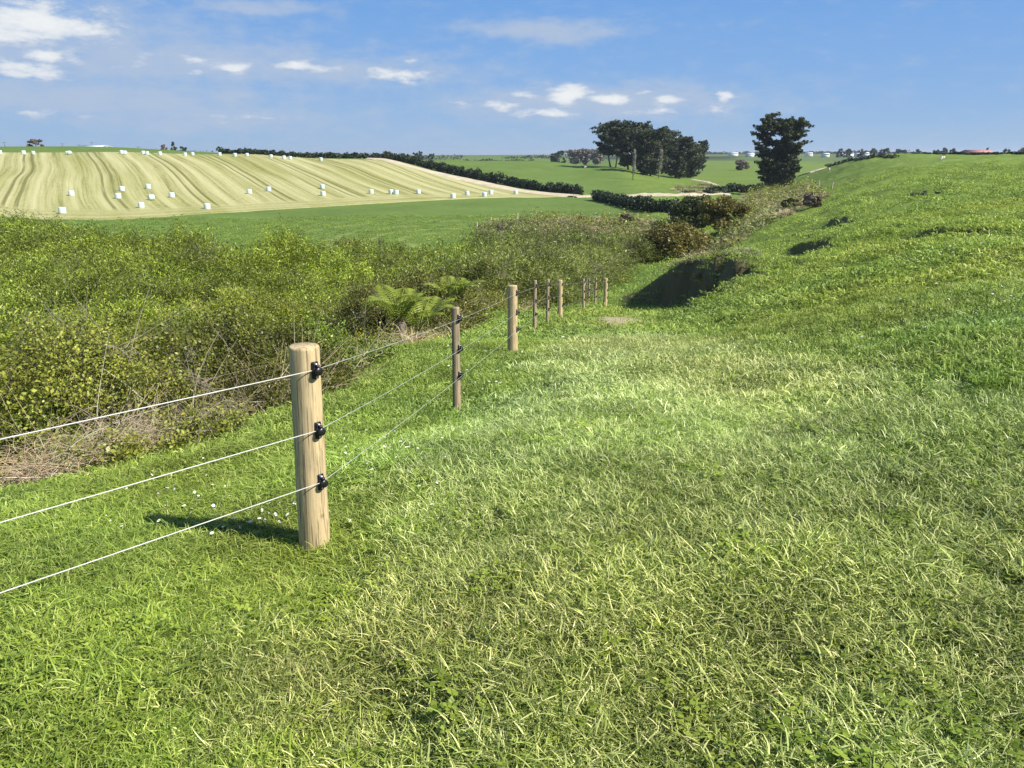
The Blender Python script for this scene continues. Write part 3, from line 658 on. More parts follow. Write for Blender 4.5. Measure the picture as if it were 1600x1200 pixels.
def pick_mid(x, y, mk_, g):
    n = len(x); u = g.random(n); a = 10+g.integers(0, 3, n); b = 13+g.integers(0, 3, n); return np.where(u < mk_*.85, b, a)
def pick_far(x, y, mk_, g): return 16+g.integers(0, 3, len(x))
def pick_vfar(x, y, mk_, g): return 19+g.integers(0, 2, len(x))
Z = [grass_zone(13000, 1.25, 6.5, .6, 201, pick_near, .75, 1.25), grass_zone(17000, 5.5, 17, .7, 202, pick_mid, .75, 1.2),
     grass_zone(17000, 14, 46, .8, 203, pick_far, .7, 1.3), grass_zone(14000, 40, 135, .6, 204, pick_vfar, .5, 1.1)]
P_, R_, S_, I_, T_ = [np.concatenate(a) for a in zip(*Z)]
scatter('grass', P_, R_, S_, I_, T_, kinds, 'short green pasture grass, trampled and mown along the track')
# daisies
def flower(seed, petals=10, rad=.011, h=.07, stem=True, mi=M_white):
    g = np.random.default_rng(seed); b = MB(); top = np.array([g.normal()*.008, g.normal()*.008, h])
    b.tube([(0, 0, -.01), top*.6+np.array([.003, 0, 0]), top], .0012, 4, 2)
    tl = g.normal(size=2)*.35
    for k in range(petals):
        a = 2*PI*k/petals; d = np.array([math.cos(a), math.sin(a), 0]); e = np.array([-d[1], d[0], 0]); d[2] = tl@d[:2]+.1; w_ = rad*.33
        b.add([top+d*rad*.25-e*w_*.5, top+d*rad*.25+e*w_*.5, top+d*rad+e*w_, top+d*rad-e*w_], [(0, 1, 2, 3)], 0)
    b.tube([top-[0, 0, .002], top+[0, 0, .003]], [rad*.36, rad*.28], 8, 1)
    o = mk('g', np.vstack(b.v), np.vstack(b.q), [mi, M_yellow, M_grass]); o.data.polygons.foreach_set('material_index', np.concatenate(b.m).astype(np.int32)); return o
fl = [flower(1), flower(2, h=.05), flower(3, rad=.013)]
dx, dy = [], []
def daisy_patch(px, py, n, sx, sy, g):
    for _ in range(n):
        q = hit(px+g.normal()*sx*1.4, py+g.normal()*sy*1.4, rmin=2.6); dx.append(q[0]); dy.append(q[1])
g = np.random.default_rng(5)
for a in [(600,740,40,70,25),(640,720,24,40,20),(350,810,40,70,10),(180,770,24,60,30),(540,690,14,30,30),(1540,420,60,60,30),(1560,470,70,60,25),(1470,510,60,70,20),(1350,560,18,60,20),(1480,340,20,60,20),(760,600,26,30,30),(1100,600,14,80,30),(300,760,18,40,20),(860,560,10,30,20),(1250,450,12,80,40),(700,520,10,40,20)]: daisy_patch(*a, g)
dx = np.array(dx); dy = np.array(dy); n = len(dx); r = np.hypot(dx, dy)
scatter('daisies', np.stack([dx, dy, Zat(dx, dy)+.01], 1), np.stack([g.normal(size=n)*.25+.2, g.normal(size=n)*.25, g.random(n)*6], 1), np.clip(r*.10, .7, 1.8)*(.7+.5*g.random(n)), g.integers(0, 3, n), np.ones((n, 3)), fl, 'tiny white daisies sprinkled through the pasture grass')

# ------------------------------------------------------------------ scrub thicket in the gully
def spray(seed, n, Ln, wd, lf, asp, mat, droop=.3, twigs=True, spread=.09, upb=0.):
    g = np.random.default_rng(seed); C = []; 
    nb = 4; b = MB()
    for k in range(nb):
        d = np.array([g.normal()*.55, g.normal()*.55, 1.]); d /= np.linalg.norm(d); c1 = g.normal(size=3)*.12
        s = np.linspace(0, 1, 6)[:, None]; P = d*s*Ln*(.7+.4*g.random())+c1*s**2*Ln-np.array([0, 0, droop*Ln*.3])*s**2
        if twigs: b.tube(P, np.linspace(.004, .0012, 6), 3, 1, cap=False)
        m_ = n//nb; t_ = g.random(m_)**.8; C.append(np.stack([np.interp(t_, s[:, 0], P[:, i]) for i in range(3)], 1)+g.normal(size=(m_, 3))*spread*np.array([1, 1, .8]))
    C = np.vstack(C); V, Q = leaves(C, lf, 0.2, asp, np.array([0, 0, .5]), seed, upb)
    bv = np.repeat(g.random(len(C)), 4)
    b.add(V, Q, 0)
    mats = [mat, M_stem]
    nv = sum(len(v) for v in b.v); bva = np.full(nv, .3); bva[-len(V):] = bv
    o = mk('g', np.vstack(b.v), np.vstack(b.q), mats, vattr={'bv': bva}); o.data.polygons.foreach_set('material_index', np.concatenate(b.m).astype(np.int32)); return o
sp_near = [spray(301+i, 210, .42, .03, .039, .62, M_shrub) for i in range(4)]
sp_thin = [spray(311+i, 210, .6, .03, .085, .2, M_shrub, spread=.065, upb=1.3) for i in range(3)]
def twigs(seed, n, Ln, rad, curl, mat=M_twig, up_=.5):
    g = np.random.default_rng(seed); b = MB()
    for k in range(n):
        p0 = g.normal(size=3)*np.array([.18, .18, .03]); d = np.array([g.normal(), g.normal(), up_+abs(g.normal())*.6]); d /= np.linalg.norm(d); s = np.linspace(0, 1, 6)[:, None]
        P = p0+d*s*Ln*(.4+.7*g.random())+g.normal(size=3)*curl*s**2*Ln-np.array([0, 0, .35*Ln])*s**2; b.tube(P, np.linspace(rad, rad*.35, 6)*(.6+.9*g.random()), 4, 0, cap=False)
    V = np.vstack(b.v); return mk('g', V, np.vstack(b.q), mat, vattr={'bv': np.repeat(g.random(len(V)//8+1), 8)[:len(V)]})
tw = [twigs(331+i, 34, .6, .004, .5) for i in range(3)]
sc_protos = sp_near+sp_thin+tw                 # 0-3 leafy, 4-6 willowy, 7-9 bare twigs
g = np.random.default_rng(77)
SX, SY, SR, SH, SK = [], [], [], [], []
r = 7.2
while r < 114:
    step = 1.3+.022*r
    for th in np.arange(pth(-330), pth(1004), step*1.15/r):
        t2 = th+g.normal()*.25*step/r; r2 = r+g.normal()*.35*step
        a, b_ = float(rnear(t2)), float(rfar(t2))
        if a+.15 < r2 < b_ and t2 < pth(1003): SX.append(r2*math.sin(t2)); SY.append(r2*math.cos(t2)); d = r2-a; e = b_-r2; SH.append(min(1.0+.30*d, 2.0, 1.0+.2*e)*(.15+1.45*vn(r2*math.sin(t2)/2.3, r2*math.cos(t2)/2.3, 139))*(.8+.4*g.random())); SR.append((1.1+.022*r2)*(.8+.5*g.random()))
    r += step
SX = np.array(SX); SY = np.array(SY); SR = np.array(SR); SH = np.array(SH); SZ = Zat(SX, SY); ns = len(SX)
print('shrubs', ns)
SRng = np.hypot(SX, SY); STH = np.arctan2(SX, SY); spx = 800+1253*np.tan(STH)
# species by place: glossy dark in front, bright willowy green behind, grey green to the right
nA = fbm(SX/5, SY/5, 131); nB = fbm(SX/2.2, SY/2.2, 133)
dep = SRng-rnear(STH)
bright_ = np.clip(sstep(5, 14, dep)*.9+1.6*(nA-.5), 0, 1)*sstep(800, 640, spx)
grey_ = np.clip(sstep(650, 850, spx)+1.2*(nB-.5), 0, 1)*sstep(10, 22, SRng)
red_ = np.clip(1.2*sstep(.52, .62, fbm(SX/3, SY/3, 135))*sstep(40, 20, SRng)*sstep(850, 700, spx), 0, 1)
gold_ = sstep(.52, .62, fbm(SX/2.6, SY/2.6, 137))*sstep(300, 480, spx)*sstep(760, 600, spx)*sstep(26, 16, SRng)
base = np.tile(np.array([.80, .88, .68]), (ns, 1))
def lc(C, c, k): return C+(np.array(c)-C)*k[:, None]
base = lc(base, (1.65, 1.6, 1.35), bright_*.9); base = lc(base, (1.6, 1.45, 2.3), grey_*.85); base = lc(base, (1.3, .95, 1.2), red_*.6); base = lc(base, (2.3, 1.75, 1.3), gold_*.7)
base *= (.62+.75*g.random(ns))[:, None]
Ps, Rs, Ss, Is, Ts = [], [], [], [], []
for i in range(ns):
    R0, H0 = SR[i], SH[i]; rr = SRng[i]; sc_ = np.clip(.55+rr*.030, .7, 2.6)
    n = int(np.clip(8.5*(R0*R0*PI+2.2*R0*H0)/(sc_*.42)**2*.42, 60, 330))
    d = g.normal(size=(n, 3)); d[:, 2] = np.abs(d[:, 2])*1.1-.25; d /= np.linalg.norm(d, axis=1)[:, None]
    sh = .55+.5*g.random(n)**.6
    lump = .6+.75*vn(d[:, 0]*2.2+i*7.3, d[:, 1]*2.2+d[:, 2]*1.7, 141)
    c = np.stack([SX[i]+d[:, 0]*R0*sh*lump, SY[i]+d[:, 1]*R0*sh*lump, SZ[i]+H0*.42+d[:, 2]*H0*.55*sh*lump], 1)
    c[:, 2] = np.maximum(c[:, 2], Zat(c[:, 0], c[:, 1])+.05)
    Ps.append(c)
    tilt = np.arccos(np.clip(d[:, 2], -1, 1))*.75; yaw = np.arctan2(d[:, 1], d[:, 0])
    # rotate local Z towards d: yaw about Z after tilting about Y
    Rs.append(np.stack([np.zeros(n)+g.normal(size=n)*.35, tilt+g.normal(size=n)*.25, yaw], 1))
    Ss.append(sc_*(.7+.6*g.random(n)))
    willow = max(bright_[i]*.7, grey_[i]*.75); u = g.random(n)
    kd = np.where(u < willow, 4+g.integers(0, 3, n), g.integers(0, 4, n)); kd = np.where(g.random(n) < .015+.04*red_[i]+.07*grey_[i], 7+g.integers(0, 3, n), kd)
    Is.append(kd); hgt = (c[:, 2]-SZ[i])/max(H0, .1)
    Ts.append(base[i]*(.75+.5*g.random((n, 1))))
Ps, Rs, Ss, Is, Ts = [np.concatenate(a) for a in (Ps, Rs, Ss, Is, Ts)]
print('sprays', len(Ps))
Ts = Ts*np.array([.93, 1.0, 1.0])*(.5+1.0*fbm(Ps[:, 0]/.75+Ps[:, 2]/.6, Ps[:, 1]/.75, 145, 3))[:, None]
Ts = np.where((Is >= 7)[:, None], np.array([.8, .8, .85]), Ts)
scatter('scrub_thicket', Ps, Rs, Ss, Is, Ts, sc_protos, 'dense green scrub filling the gully beside the fence')
# dead brush along the edge of the scrub
tw2 = [twigs(351+i, 26, .38, .0026, .7) for i in range(3)]; tw3 = [twigs(361+i, 5, 1.3, .0075, .35, up_=.25) for i in range(3)]
dg = [blade_tuft('g', 60, .16, .25, .6, 6, 40, .012, M_dry, 371+i, bvmix=(0, 1)) for i in range(2)]
P_, R_, S_, I_ = [], [], [], []
for (px0, px1, n, kd, sprd, dens) in [(-60, 170, 44, 0, .18, 1), (205, 335, 70, 0, .28, 1), (380, 455, 44, 0, .28, 1), (100, 460, 24, 0, .2, 1), (640, 880, 110, 0, .6, 1), (-40, 430, 20, 3, .3, 1), (620, 900, 260, 6, .9, 1), (455, 640, 40, 0, .5, 1)]:
    for _ in range(n):
        th = pth(px0+(px1-px0)*g.random()); rr = float(rnear(th))+g.normal()*sprd+.02; x = rr*math.sin(th); y = rr*math.cos(th)
        P_.append((x, y, z1(x, y)+(.0 if kd == 6 else .05+.25*g.random()*(kd == 0))))
        R_.append((g.normal()*.3, g.normal()*.3, g.random()*6)); k_ = kd+int(g.integers(0, 2 if kd == 6 else 3)); I_.append(k_); S_.append((.6+.6*g.random())*(1+.035*max(0, rr-8)))
P_ = np.array(P_); n = len(P_)
scatter('dead_brush', P_, R_, S_, I_, np.stack([1.3+.4*g.random(n), 1.25+.35*g.random(n), 1.15+.35*g.random(n)], 1), tw2+tw3+dg, 'tangle of dead brown twigs and stalks along the foot of the scrub')

# rough dry grass strips in the valley (plan polygons from the view)
def strip(poly, n, seed, sc0, sc1, name, label, k0=.7, green_=.4):
    g = np.random.default_rng(seed); W = [hit(*q) for q in poly]; xs = [q[0] for q in W]; ys = [q[1] for q in W]
    x = min(xs)+(max(xs)-min(xs))*g.random(n*6); y = min(ys)+(max(ys)-min(ys))*g.random(n*6)
    ok = (sdpoly(x, y, W)+(fbm(x/3, y/3, 7)-.5)*3 < 0) & (fbm(x/4, y/4, seed) > .36); x, y = x[ok][:n], y[ok][:n]; n = len(x)
    gr = (fbm(x/5, y/5, 151) > .52).astype(float)[:, None]*green_*2
    ti = (np.array([1.2, 1.14, 1.1])*(1-gr)+np.array([.6, .78, .55])*gr)*(.7+.6*g.random((n, 1)))
    pr = [blade_tuft('g', 70, .55, .35, 1.0, 5, 45, .06, M_dry, seed+i) for i in range(3)]
    pr.append(spray(seed+9, 90, 1.3, .1, .2, .5, M_shrub, spread=.3))
    kd = g.integers(0, 3, n); kd = np.where(g.random(n) < .12, 3, kd); ti = np.where((kd == 3)[:, None], np.array([1.3, 1.2, 1.6]), ti)
    scatter(name, np.stack([x, y, Zat(x, y)], 1), np.stack([g.normal(size=n)*.15, g.normal(size=n)*.15, g.random(n)*6], 1), sc0+(sc1-sc0)*g.random(n), kd, ti, pr, label)
strip([(1130,395),(1160,340),(1170,305),(1215,293),(1265,292),(1275,305),(1290,312),(1240,335),(1200,352),(1165,372),(1110,398),(1060,412)], 2300, 401, .8, 1.7, 'rough_grass', 'tall pale dry grass beside the lone dark tree and the far bushes')
strip([(750,368),(765,352),(860,346),(960,346),(1040,345),(1050,362),(1000,372),(900,370),(820,372)], 900, 421, .8, 1.6, 'dry_reeds', 'brown dry reeds on the valley floor beyond the scrub')
strip([(1030,425),(1060,408),(1110,402),(1140,398),(1190,392),(1180,404),(1135,412),(1060,424)], 190, 441, .3, .55, 'bank_tussocks', 'shaggy grey green tussocks on top of the shaded bank', green_=.45)
strip([(1040,300),(1100,288),(1125,292),(1140,300),(1130,304),(1090,304)], 160, 451, .8, 1.6, 'verge_grass', 'pale rough grass by the track end below the dark trees')
def edge_strip():
    g = np.random.default_rng(9); P = []
    for _ in range(260):
        px = 860+150*g.random(); py = np.interp(px, [860, 900, 960, 1010], [446, 432, 421, 410]); q = hit(px, py+g.normal()*1.2, rmin=30); P.append((q[0], q[1], z1(*q)))
    P = np.array(P); n = len(P)
    pr = [blade_tuft('g', 50, .35, .12, .4, 5, 60, .03, M_dry, 461+i) for i in range(2)]
    scatter('bank_edge_grass', P, np.stack([g.normal(size=n)*.1, g.normal(size=n)*.1, g.random(n)*6], 1), .7+.6*g.random(n), g.integers(0, 2, n), np.ones((n, 3))*[1, 1, .85], pr, 'bleached grass edging the lower bank above the grey scrub')
edge_strip()

# ------------------------------------------------------------------ fences
def post_mesh(h, rad, seed, square=False):
    g = np.random.default_rng(seed); k = 4 if square else 28; b = MB()
    zs = np.concatenate([[-.25], np.linspace(0, h-.012, 9), [h-.003, h]]); wob = g.normal(size=(len(zs), 2))*rad*.012
    sc = 1.06-.10*np.clip(zs/h, 0, 1); sc[-2] *= .985; sc[-1] *= .95
    an = np.linspace(0, 2*PI, k, endpoint=False)+(PI/4 if square else 0); ovl = 1+.03*np.cos(2*an+1)+.015*np.cos(5*an)
    if square: ovl = np.ones(k)
    V = [(rad*s*o_*math.cos(a)+w_[0], rad*s*o_*math.sin(a)*(.8 if square else 1)+w_[1], z) for z, s, w_ in zip(zs, sc, wob) for a, o_ in zip(an, ovl)]
    q = [(i*k+j, i*k+(j+1) % k, (i+1)*k+(j+1) % k, (i+1)*k+j) for i in range(len(zs)-1) for j in range(k)]
    o_ = len(V); V.append((0, 0, h)); e = (len(zs)-1)*k
    q += [(o_, e+j, e+(j+1) % k, e+(j+2) % k) for j in range(0, k, 2)]
    return np.array(V), np.array(q)
def insulator_mesh():
    b = MB()
    b.box((0, .004, 0), (.030, .010, .082)); b.box((0, .011, 0), (.024, .008, .07))
    b.tube([(0, .012, 0), (0, .034, 0)], [.0165, .0165], 14); b.tube([(0, .034, 0), (0, .040, 0)], [.021, .019], 14); b.tube([(0, .012, 0), (0, .018, 0)], [.021, .021], 14)
    b.box((0, .022, .022), (.014, .02, .016)); b.tube([(0, .010, .031), (0, .0185, .031)], [.0058, .005], 8, 1); b.tube([(0, .010, -.031), (0, .0185, -.031)], [.0055, .0045], 8, 1)
    return b
ins_b = insulator_mesh()
ins_me = ins_b.build('insulator', [M_black, M_nail]); ins_data = ins_me.data; bpy.data.objects.remove(ins_me)
fx, fy = hit(492, 856)
fence = empty('electric_fence', (fx, fy, z1(fx, fy)))
tag(fence, 'timber post fence with white wires and black insulators running down the near slope', 'fence')
FL = Vector(fence.location)
POSTS = [  # px base, range, height, radius, square, label
 (492, 856, None, 1.06, .073, 0, 'thick round pine post nearest the camera'),
 (714, 643, None, 1.08, .056, 1, 'thin square batten between the two thickest posts'),
 (801, 551, None, 1.05, .075, 0, 'thick round post with a ring mark half way up'),
 (835, 520, None, 1.15, .05, 1, None), (855, 509, None, 1.12, .046, 1, None), (875, 500, None, 1.15, .072, 0, None),
 (912, 486, None, 1.2, .055, 1, None), (926, None, 33, 1.25, .045, 1, None), (937, None, 31, 1.2, .055, 1, None), (954, None, 29.5, 1.15, .07, 0, None),
 (967, 425, None, 1.1, .075, 0, None), (1038, 405, None, 1.1, .075, 0, None)]
hts = (.955, .655, .385)
SOCK = []
for i, (px, py, rg, h, rd, sq, lb) in enumerate(POSTS):
    if py: x, y = hit(px, py, rmin=2.5)
    else: x, y = to_xy(px, rg)
    z = z1(x, y); V, q = post_mesh(h, rd, 500+i, sq)
    po = link(mk('post', V, q, M_batten if sq else M_wood, fence, smooth=not sq)); po.location = (x-FL.x, y-FL.y, z-FL.z); po.rotation_euler = (random.gauss(0, .012), random.gauss(0, .012), random.random()*.3 if not sq else random.gauss(.1, .15))
    if i == 0: po.rotation_euler = (0, .026, 0)
    if lb: po['label'] = lb
    # insulators sit on the side facing right, towards the track
    ang = {0: math.radians(-40)}.get(i, math.radians(-32)); s = []
    for hh in hts:
        hz = hh*h/1.06
        if i < 10:
            io = bpy.data.objects.new('insulator', ins_data); link(io); io.parent = po
            a = ang-po.rotation_euler.z; rr = rd*(1.0 if not sq else .62)
            io.location = (math.cos(a)*rr, math.sin(a)*rr, hz); io.rotation_euler = (0, 0, a-PI/2)
        a = ang; s.append((x+math.cos(a)*(rd+.024), y+math.sin(a)*(rd+.024), z+hz))
    SOCK.append(s)
# wires
def wire(P, rad, mat, sag=.01):
    b = MB(); pts_ = []
    for a, c in zip(P[:-1], P[1:]):
        a = np.array(a); c = np.array(c)
        for t_ in np.linspace(0, 1, 9)[:-1]: q = a*(1-t_)+c*t_; q[2] -= sag*4*t_*(1-t_)*np.linalg.norm(c-a)/4; pts_.append(q)
    pts_.append(np.array(P[-1])); b.tube(np.array(pts_)-np.array(FL), rad, 8); return b.build('wire', mat, fence, smooth=True)
for k in range(3):
    a = np.array(SOCK[0][k]); tx = [(0, 685), (0, 815), (0, 925)][k]
    d = np.array(pray(*tx)); tq = 2.72; e = np.array([0, 0, CAMZ])+d*tq; f = a+(e-a)*3.2
    o = wire([f, a], .0023, M_wirew, .004); o['label'] = 'white wire from the near post out to the left, ' + ['top strand', 'middle strand', 'bottom strand'][k]
    o = wire([SOCK[i][k] for i in (0, 1, 2, 3, 4, 5, 6, 9)], .0014, M_wireg); o['label'] = 'thin wire running along the posts, ' + ['top strand', 'middle strand', 'bottom strand'][k]
def far_fence(name, px_, label, h=1.2, rad=.085, wires=True):
    P = [hit(a, b_, rmin=60) for a, b_ in px_]; x0, y0 = P[0]; z0 = z1(x0, y0); f = empty(name, (x0, y0, z0)); tag(f, label, 'fence', None)
    for i, (x, y) in enumerate(P):
        V, q = post_mesh(h*(.9+.25*random.random()), rad, 600+i); po = link(mk('post', V, q, M_postp, f, smooth=True)); po.location = (x-x0, y-y0, z1(x, y)-z0); po.rotation_euler = (random.gauss(0, .04), random.gauss(0, .04), 0)
    if wires:
        for hh in (.9, .5):
            b = MB(); b.tube([(x-x0, y-y0, z1(x, y)-z0+hh) for x, y in P], .006, 4); b.build('wire', M_wireg, f)
far_fence('paddock_fence', [(745,363),(767,353),(809,347),(838,345),(872,347),(930,344),(996,345),(1045,344),(1084,340)], 'line of small pale posts along the valley paddock behind the dry reeds')
far_fence('stock_fence', [(1221,294),(1228,293),(1242,292),(1268,290),(1279,292),(1300,296)], 'short fence of pale posts at the foot of the lone dark tree')
far_fence('track_fence', [(896,310),(915,309),(945,309),(1060,306),(1100,301)], 'sparse fence posts beside the pale gravel track', rad=.05, wires=False)

# ------------------------------------------------------------------ trees, hedges, bushes
def crown_mesh(name, C, Rd, n, leaf, mat, parent, flat=.3, asp=.6, seed=0):
    """C centres (k,3), Rd (k,3) radii of the clumps"""
    g = np.random.default_rng(seed); k = len(C); idn = g.integers(0, k, n) if True else None
    vol = (Rd[:, 0]*Rd[:, 1]*Rd[:, 2])**(2/3.); idn = g.choice(k, n, p=vol/vol.sum())
    d = g.normal(size=(n, 3)); d /= np.linalg.norm(d, axis=1)[:, None]; P = C[idn]+d*Rd[idn]*(g.random(n)**.38)[:, None]*(.75+.45*vn(idn*3.7+d[:, 0]*2, d[:, 1]*2+d[:, 2], seed))[:, None]
    V, Q = leaves(P, leaf, flat, asp, np.array([0, 0, .4]), seed+1)
    bv = np.clip(g.normal(size=k)*.18+.5, 0, 1)[idn]*.6+.4*g.random(n)
    return link(mk(name, V, Q, mat, parent, vattr={'bv': np.repeat(bv, 4)}))
def limb(b, p0, p1, r0, r1, bend, g, k=7, n=7):
    p0 = np.array(p0, float); p1 = np.array(p1, float); s = np.linspace(0, 1, n)[:, None]
    P = p0*(1-s)+p1*s+np.array([g.normal()*bend, g.normal()*bend, abs(g.normal())*bend*.5])*np.sin(s*PI)*np.linalg.norm(p1-p0)
    b.tube(P, np.linspace(r0, r1, n), k); return P
def cypress(name, x, y, H, W, seed, label, nl=9000, trunks=2, base=.18, group=None, leaf=.62, lean=0, mat=None, cat='tree'):
    g = np.random.default_rng(seed); t = empty(name, (x, y, z1(x, y)-.1)); tag(t, label, cat, group); C, Rd = [], []; b = MB(); lb = MB()
    for k in range(trunks):
        off = np.array([(k-(trunks-1)/2)*W*.18, g.normal()*.8, 0]); tp = np.array([off[0]*1.9+lean*H*.3, off[1]*2, H*(.80+.1*g.random())])
        P = limb(b, off*.7+[0, 0, -.3], tp, .045*H*(.6+.3*g.random())*.6, .03, .05, g, 9, 9)
        npl = 34
        for j in range(npl):
            t_ = base+(1.02-base)*(j+g.random())/npl; c0 = P[min(8, int(t_*8))]*[1, 1, 0]+[0, 0, t_*H*.86]; a = g.random()*2*PI+j*2.4
            prof = .62+.42*math.sin(min(1., (t_-base)/(1-base)*.95+.05)*PI*.9); ro = W*.46*prof*(.5+.55*g.random())
            e = c0+np.array([math.cos(a)*ro, math.sin(a)*ro, H*.02+ro*(.10+.35*g.random())]); e[2] = min(e[2], H*.985)
            if j % 2 == 0: limb(lb, c0-[0, 0, H*.03], e, .10*(1.2-t_), .03, .06, g, 5, 5)
            for q in (.3, .5, .68, .85, 1.0):
                C.append(c0*(1-q)+e*q+g.normal(size=3)*W*.02); s = W*(.125-.085*q)*(.8+.5*g.random()); Rd.append((s*1.15, s*1.15, s*.62))
        for _ in range(13): C.append(tp+[0, 0, H*.03]+g.normal(size=3)*[W*.12, W*.12, H*.035]); s = W*.07; Rd.append((s*1.2, s*1.2, s*.8))
    tr = b.build('trunk', M_bark, t, True); lb.build('limb', M_bark, tr, True)
    crown_mesh('crown', np.array(C), np.array(Rd), nl, leaf, mat or M_macro, t, .35, .5, seed); return t
# the lone tree (several stems)
x, y = hit(1217, 297, rmin=120, rmax=300); rT = math.hypot(x, y)
mpp = rT/1230.
cypress('cypress_tree', x, y, 109*mpp, 60*mpp, 701, 'tall dark cypress standing alone on the edge of the right hillside', nl=26000, trunks=3, base=.07, leaf=.62)
# cypress shelterbelt
CY = [(958, 262, 62, 44, 2, 'first cypress at the open left end of the dark clump, wind thinned with bare gaps'),
      (985, 266, 66, 40, 2, 'second cypress of the dark clump with a pale bare trunk in front of it'),
      (1012, 268, 64, 44, 2, 'third cypress of the dark clump, rounded and full'),
      (1037, 272, 60, 42, 2, 'fourth cypress of the dark clump, behind the pale poplars'),
      (1058, 279, 58, 40, 2, 'fifth cypress of the dark clump, sloping down to the right'),
      (1078, 278, 46, 34, 1, 'lowest cypress at the right end of the dark clump')]
for i, (px, py, hp, wp, tr_, lb) in enumerate(CY):
    x, y = hit(px, py, rmin=200, rmax=420, dflt=290); rr = math.hypot(x, y); mp_ = rr/1235.
    cypress('cypress_tree', x, y, hp*mp_*1.12, wp*mp_*1.3, 710+i, lb, nl=14000, trunks=tr_, base=.04 if i > 1 else (.30, .12)[i], group='cypresses of the dark clump', leaf=.8)
x, y = hit(1098, 267, rmin=300, rmax=700, dflt=400); mp_ = math.hypot(x, y)/1235
cypress('cypress_tree', x, y, 44*mp_, 22*mp_, 731, 'flat topped cypress with a bare pale trunk just right of the dark clump', nl=3500, trunks=1, base=.5, leaf=1.1)
cypress('cypress_tree', *to_xy(1093, 405), 27*mp_, 26*mp_, 732, 'low bushy tree below the flat topped cypress', nl=3000, trunks=1, base=.15, leaf=1.1)
def bare_tree(name, x, y, H, W, seed, label, mat, upright=.8, n=26, group=None, fuzz=2200, leaf=.5):
    g = np.random.default_rng(seed); t = empty(name, (x, y, z1(x, y)-.1)); tag(t, label, 'tree', group); b = MB(); b2 = MB()
    P = limb(b, (0, 0, -.3), (g.normal()*.04*H, 0, H*.92), .022*H, .02, .02, g, 8, 8); C = []; Rd = []
    for j in range(n):
        t_ = .12+.8*j/n; c0 = P[0]*(1-t_)+P[-1]*t_; a = j*2.4; ro = W*.5*(.5+.5*g.random())*(1.1-t_*.7*upright); e = c0+np.array([math.cos(a)*ro, math.sin(a)*ro, H*(.10+.22*upright)*(1-t_*.5)]); e[2] = min(e[2], H)
        limb(b2, c0, e, .05+.004*H*(1-t_), .02, .05, g, 4, 5)
        for q in (.5, .75, 1.): C.append(c0*(1-q)+e*q); Rd.append((W*.09, W*.09, H*.06*(1+upright)))
    tr = b.build('trunk', mat, t, True); b2.build('limb', mat, tr)
    crown_mesh('crown', np.array(C), np.array(Rd), fuzz, leaf, mat, t, 0., .12, seed); return t
PP = [(990, 264, 42, 6, 'pale bare poplar rising alone in front of the cypresses'), (1017, 271, 36, 9, 'left one of the two pale poplars before the dark clump'), (1029, 273, 38, 9, 'right one of the two pale poplars before the dark clump')]
for i, (px, py, hp, wp, lb) in enumerate(PP):
    x, y = hit(px, py, rmin=180, rmax=400, dflt=270); r0 = math.hypot(x, y); x *= (r0-(12, 34, 36)[i])/r0; y *= (r0-(12, 34, 36)[i])/r0; mp_ = r0/1235
    bare_tree('poplar_tree', x, y, hp*mp_, wp*mp_, 740+i, lb, M_pale, 1., group='bare poplars', fuzz=500, leaf=.9)
# pale woodland and low trees left of the clump
for i, (px, rg, hp, wp, mt, lb) in enumerate([(868, 600, 10, 16, M_fartree, 'dark rounded tree at the left end of the pale wood'), (898, 640, 15, 28, M_paleb, 'leafless brown tree left in the pale wood on the skyline'),
        (915, 640, 16, 26, M_paleb, 'leafless pale brown tree in the middle of the skyline wood'), (932, 630, 15, 24, M_paleb, 'leafless brown tree right in the pale wood, next to the dark clump')]):
    x, y = to_xy(px, rg); mp_ = rg/1250
    zb = z1(x, y); need = CAMZ+pts(px, 249)[1]*rg
    t = cypress('skyline_tree', x, y, hp*mp_+max(0, need-zb), wp*mp_, 750+i, lb, nl=2200, trunks=2, base=.1, leaf=1.6, mat=mt)
def hedge(name, P, wd, ht, n, leaf, mat, label, seed, cat='hedge', k=60, spec_h=None):
    g = np.random.default_rng(seed); P = np.array(P, float); u = np.linspace(0, len(P)-1, k); x = np.interp(u, range(len(P)), P[:, 0]); y = np.interp(u, range(len(P)), P[:, 1]); z = Zat(x, y)
    o0 = np.array([x[0], y[0], z[0]]); t = empty(name, o0); tag(t, label, cat)
    h = ht*(.8+.45*vn(np.arange(k)*.9, np.zeros(k), seed))
    if spec_h is not None: h = h*np.interp(u/(len(P)-1), np.linspace(0, 1, len(spec_h)), spec_h)
    C = np.stack([x, y, z+h*.5], 1)-o0+g.normal(size=(k, 3))*wd*.08; Rd = np.stack([np.full(k, wd*.6), np.full(k, wd*.6), h*.55], 1)
    seg = np.hypot(np.diff(x), np.diff(y)).mean(); Rd[:, 0] = np.maximum(Rd[:, 0], seg*.8); Rd[:, 1] = np.maximum(Rd[:, 1], seg*.5)
    crown_mesh('foliage', C, Rd, n, leaf, mat, t, .1, .7, seed)
    b = MB(); b.tube(C-[0, 0, 1]*(h[:, None]*.18), np.minimum(h, wd)*.3, 7); b.build('stems', M_bark, t, True); return t
h1 = [hit(*q, rmin=170, rmax=330, dflt=267) for q in [(345,240),(420,241.5),(500,243),(560,246),(620,251),(680,266),(740,279),(800,291),(850,299),(905,305)]]
hedge('hedge', h1, 2.0, 1.4, 20000, .62, M_hedge, 'long dark hedge running over the crest and down beside the gravel track', 801, k=150, spec_h=[1, 1, 1.1, 1.25, 1.5, 1.7, 1.6, 1.6, 1.6])
h2_ = [hit(*q, rmin=110, rmax=220) for q in [(931,313),(955,318),(985,325),(1015,330),(1050,334)]]
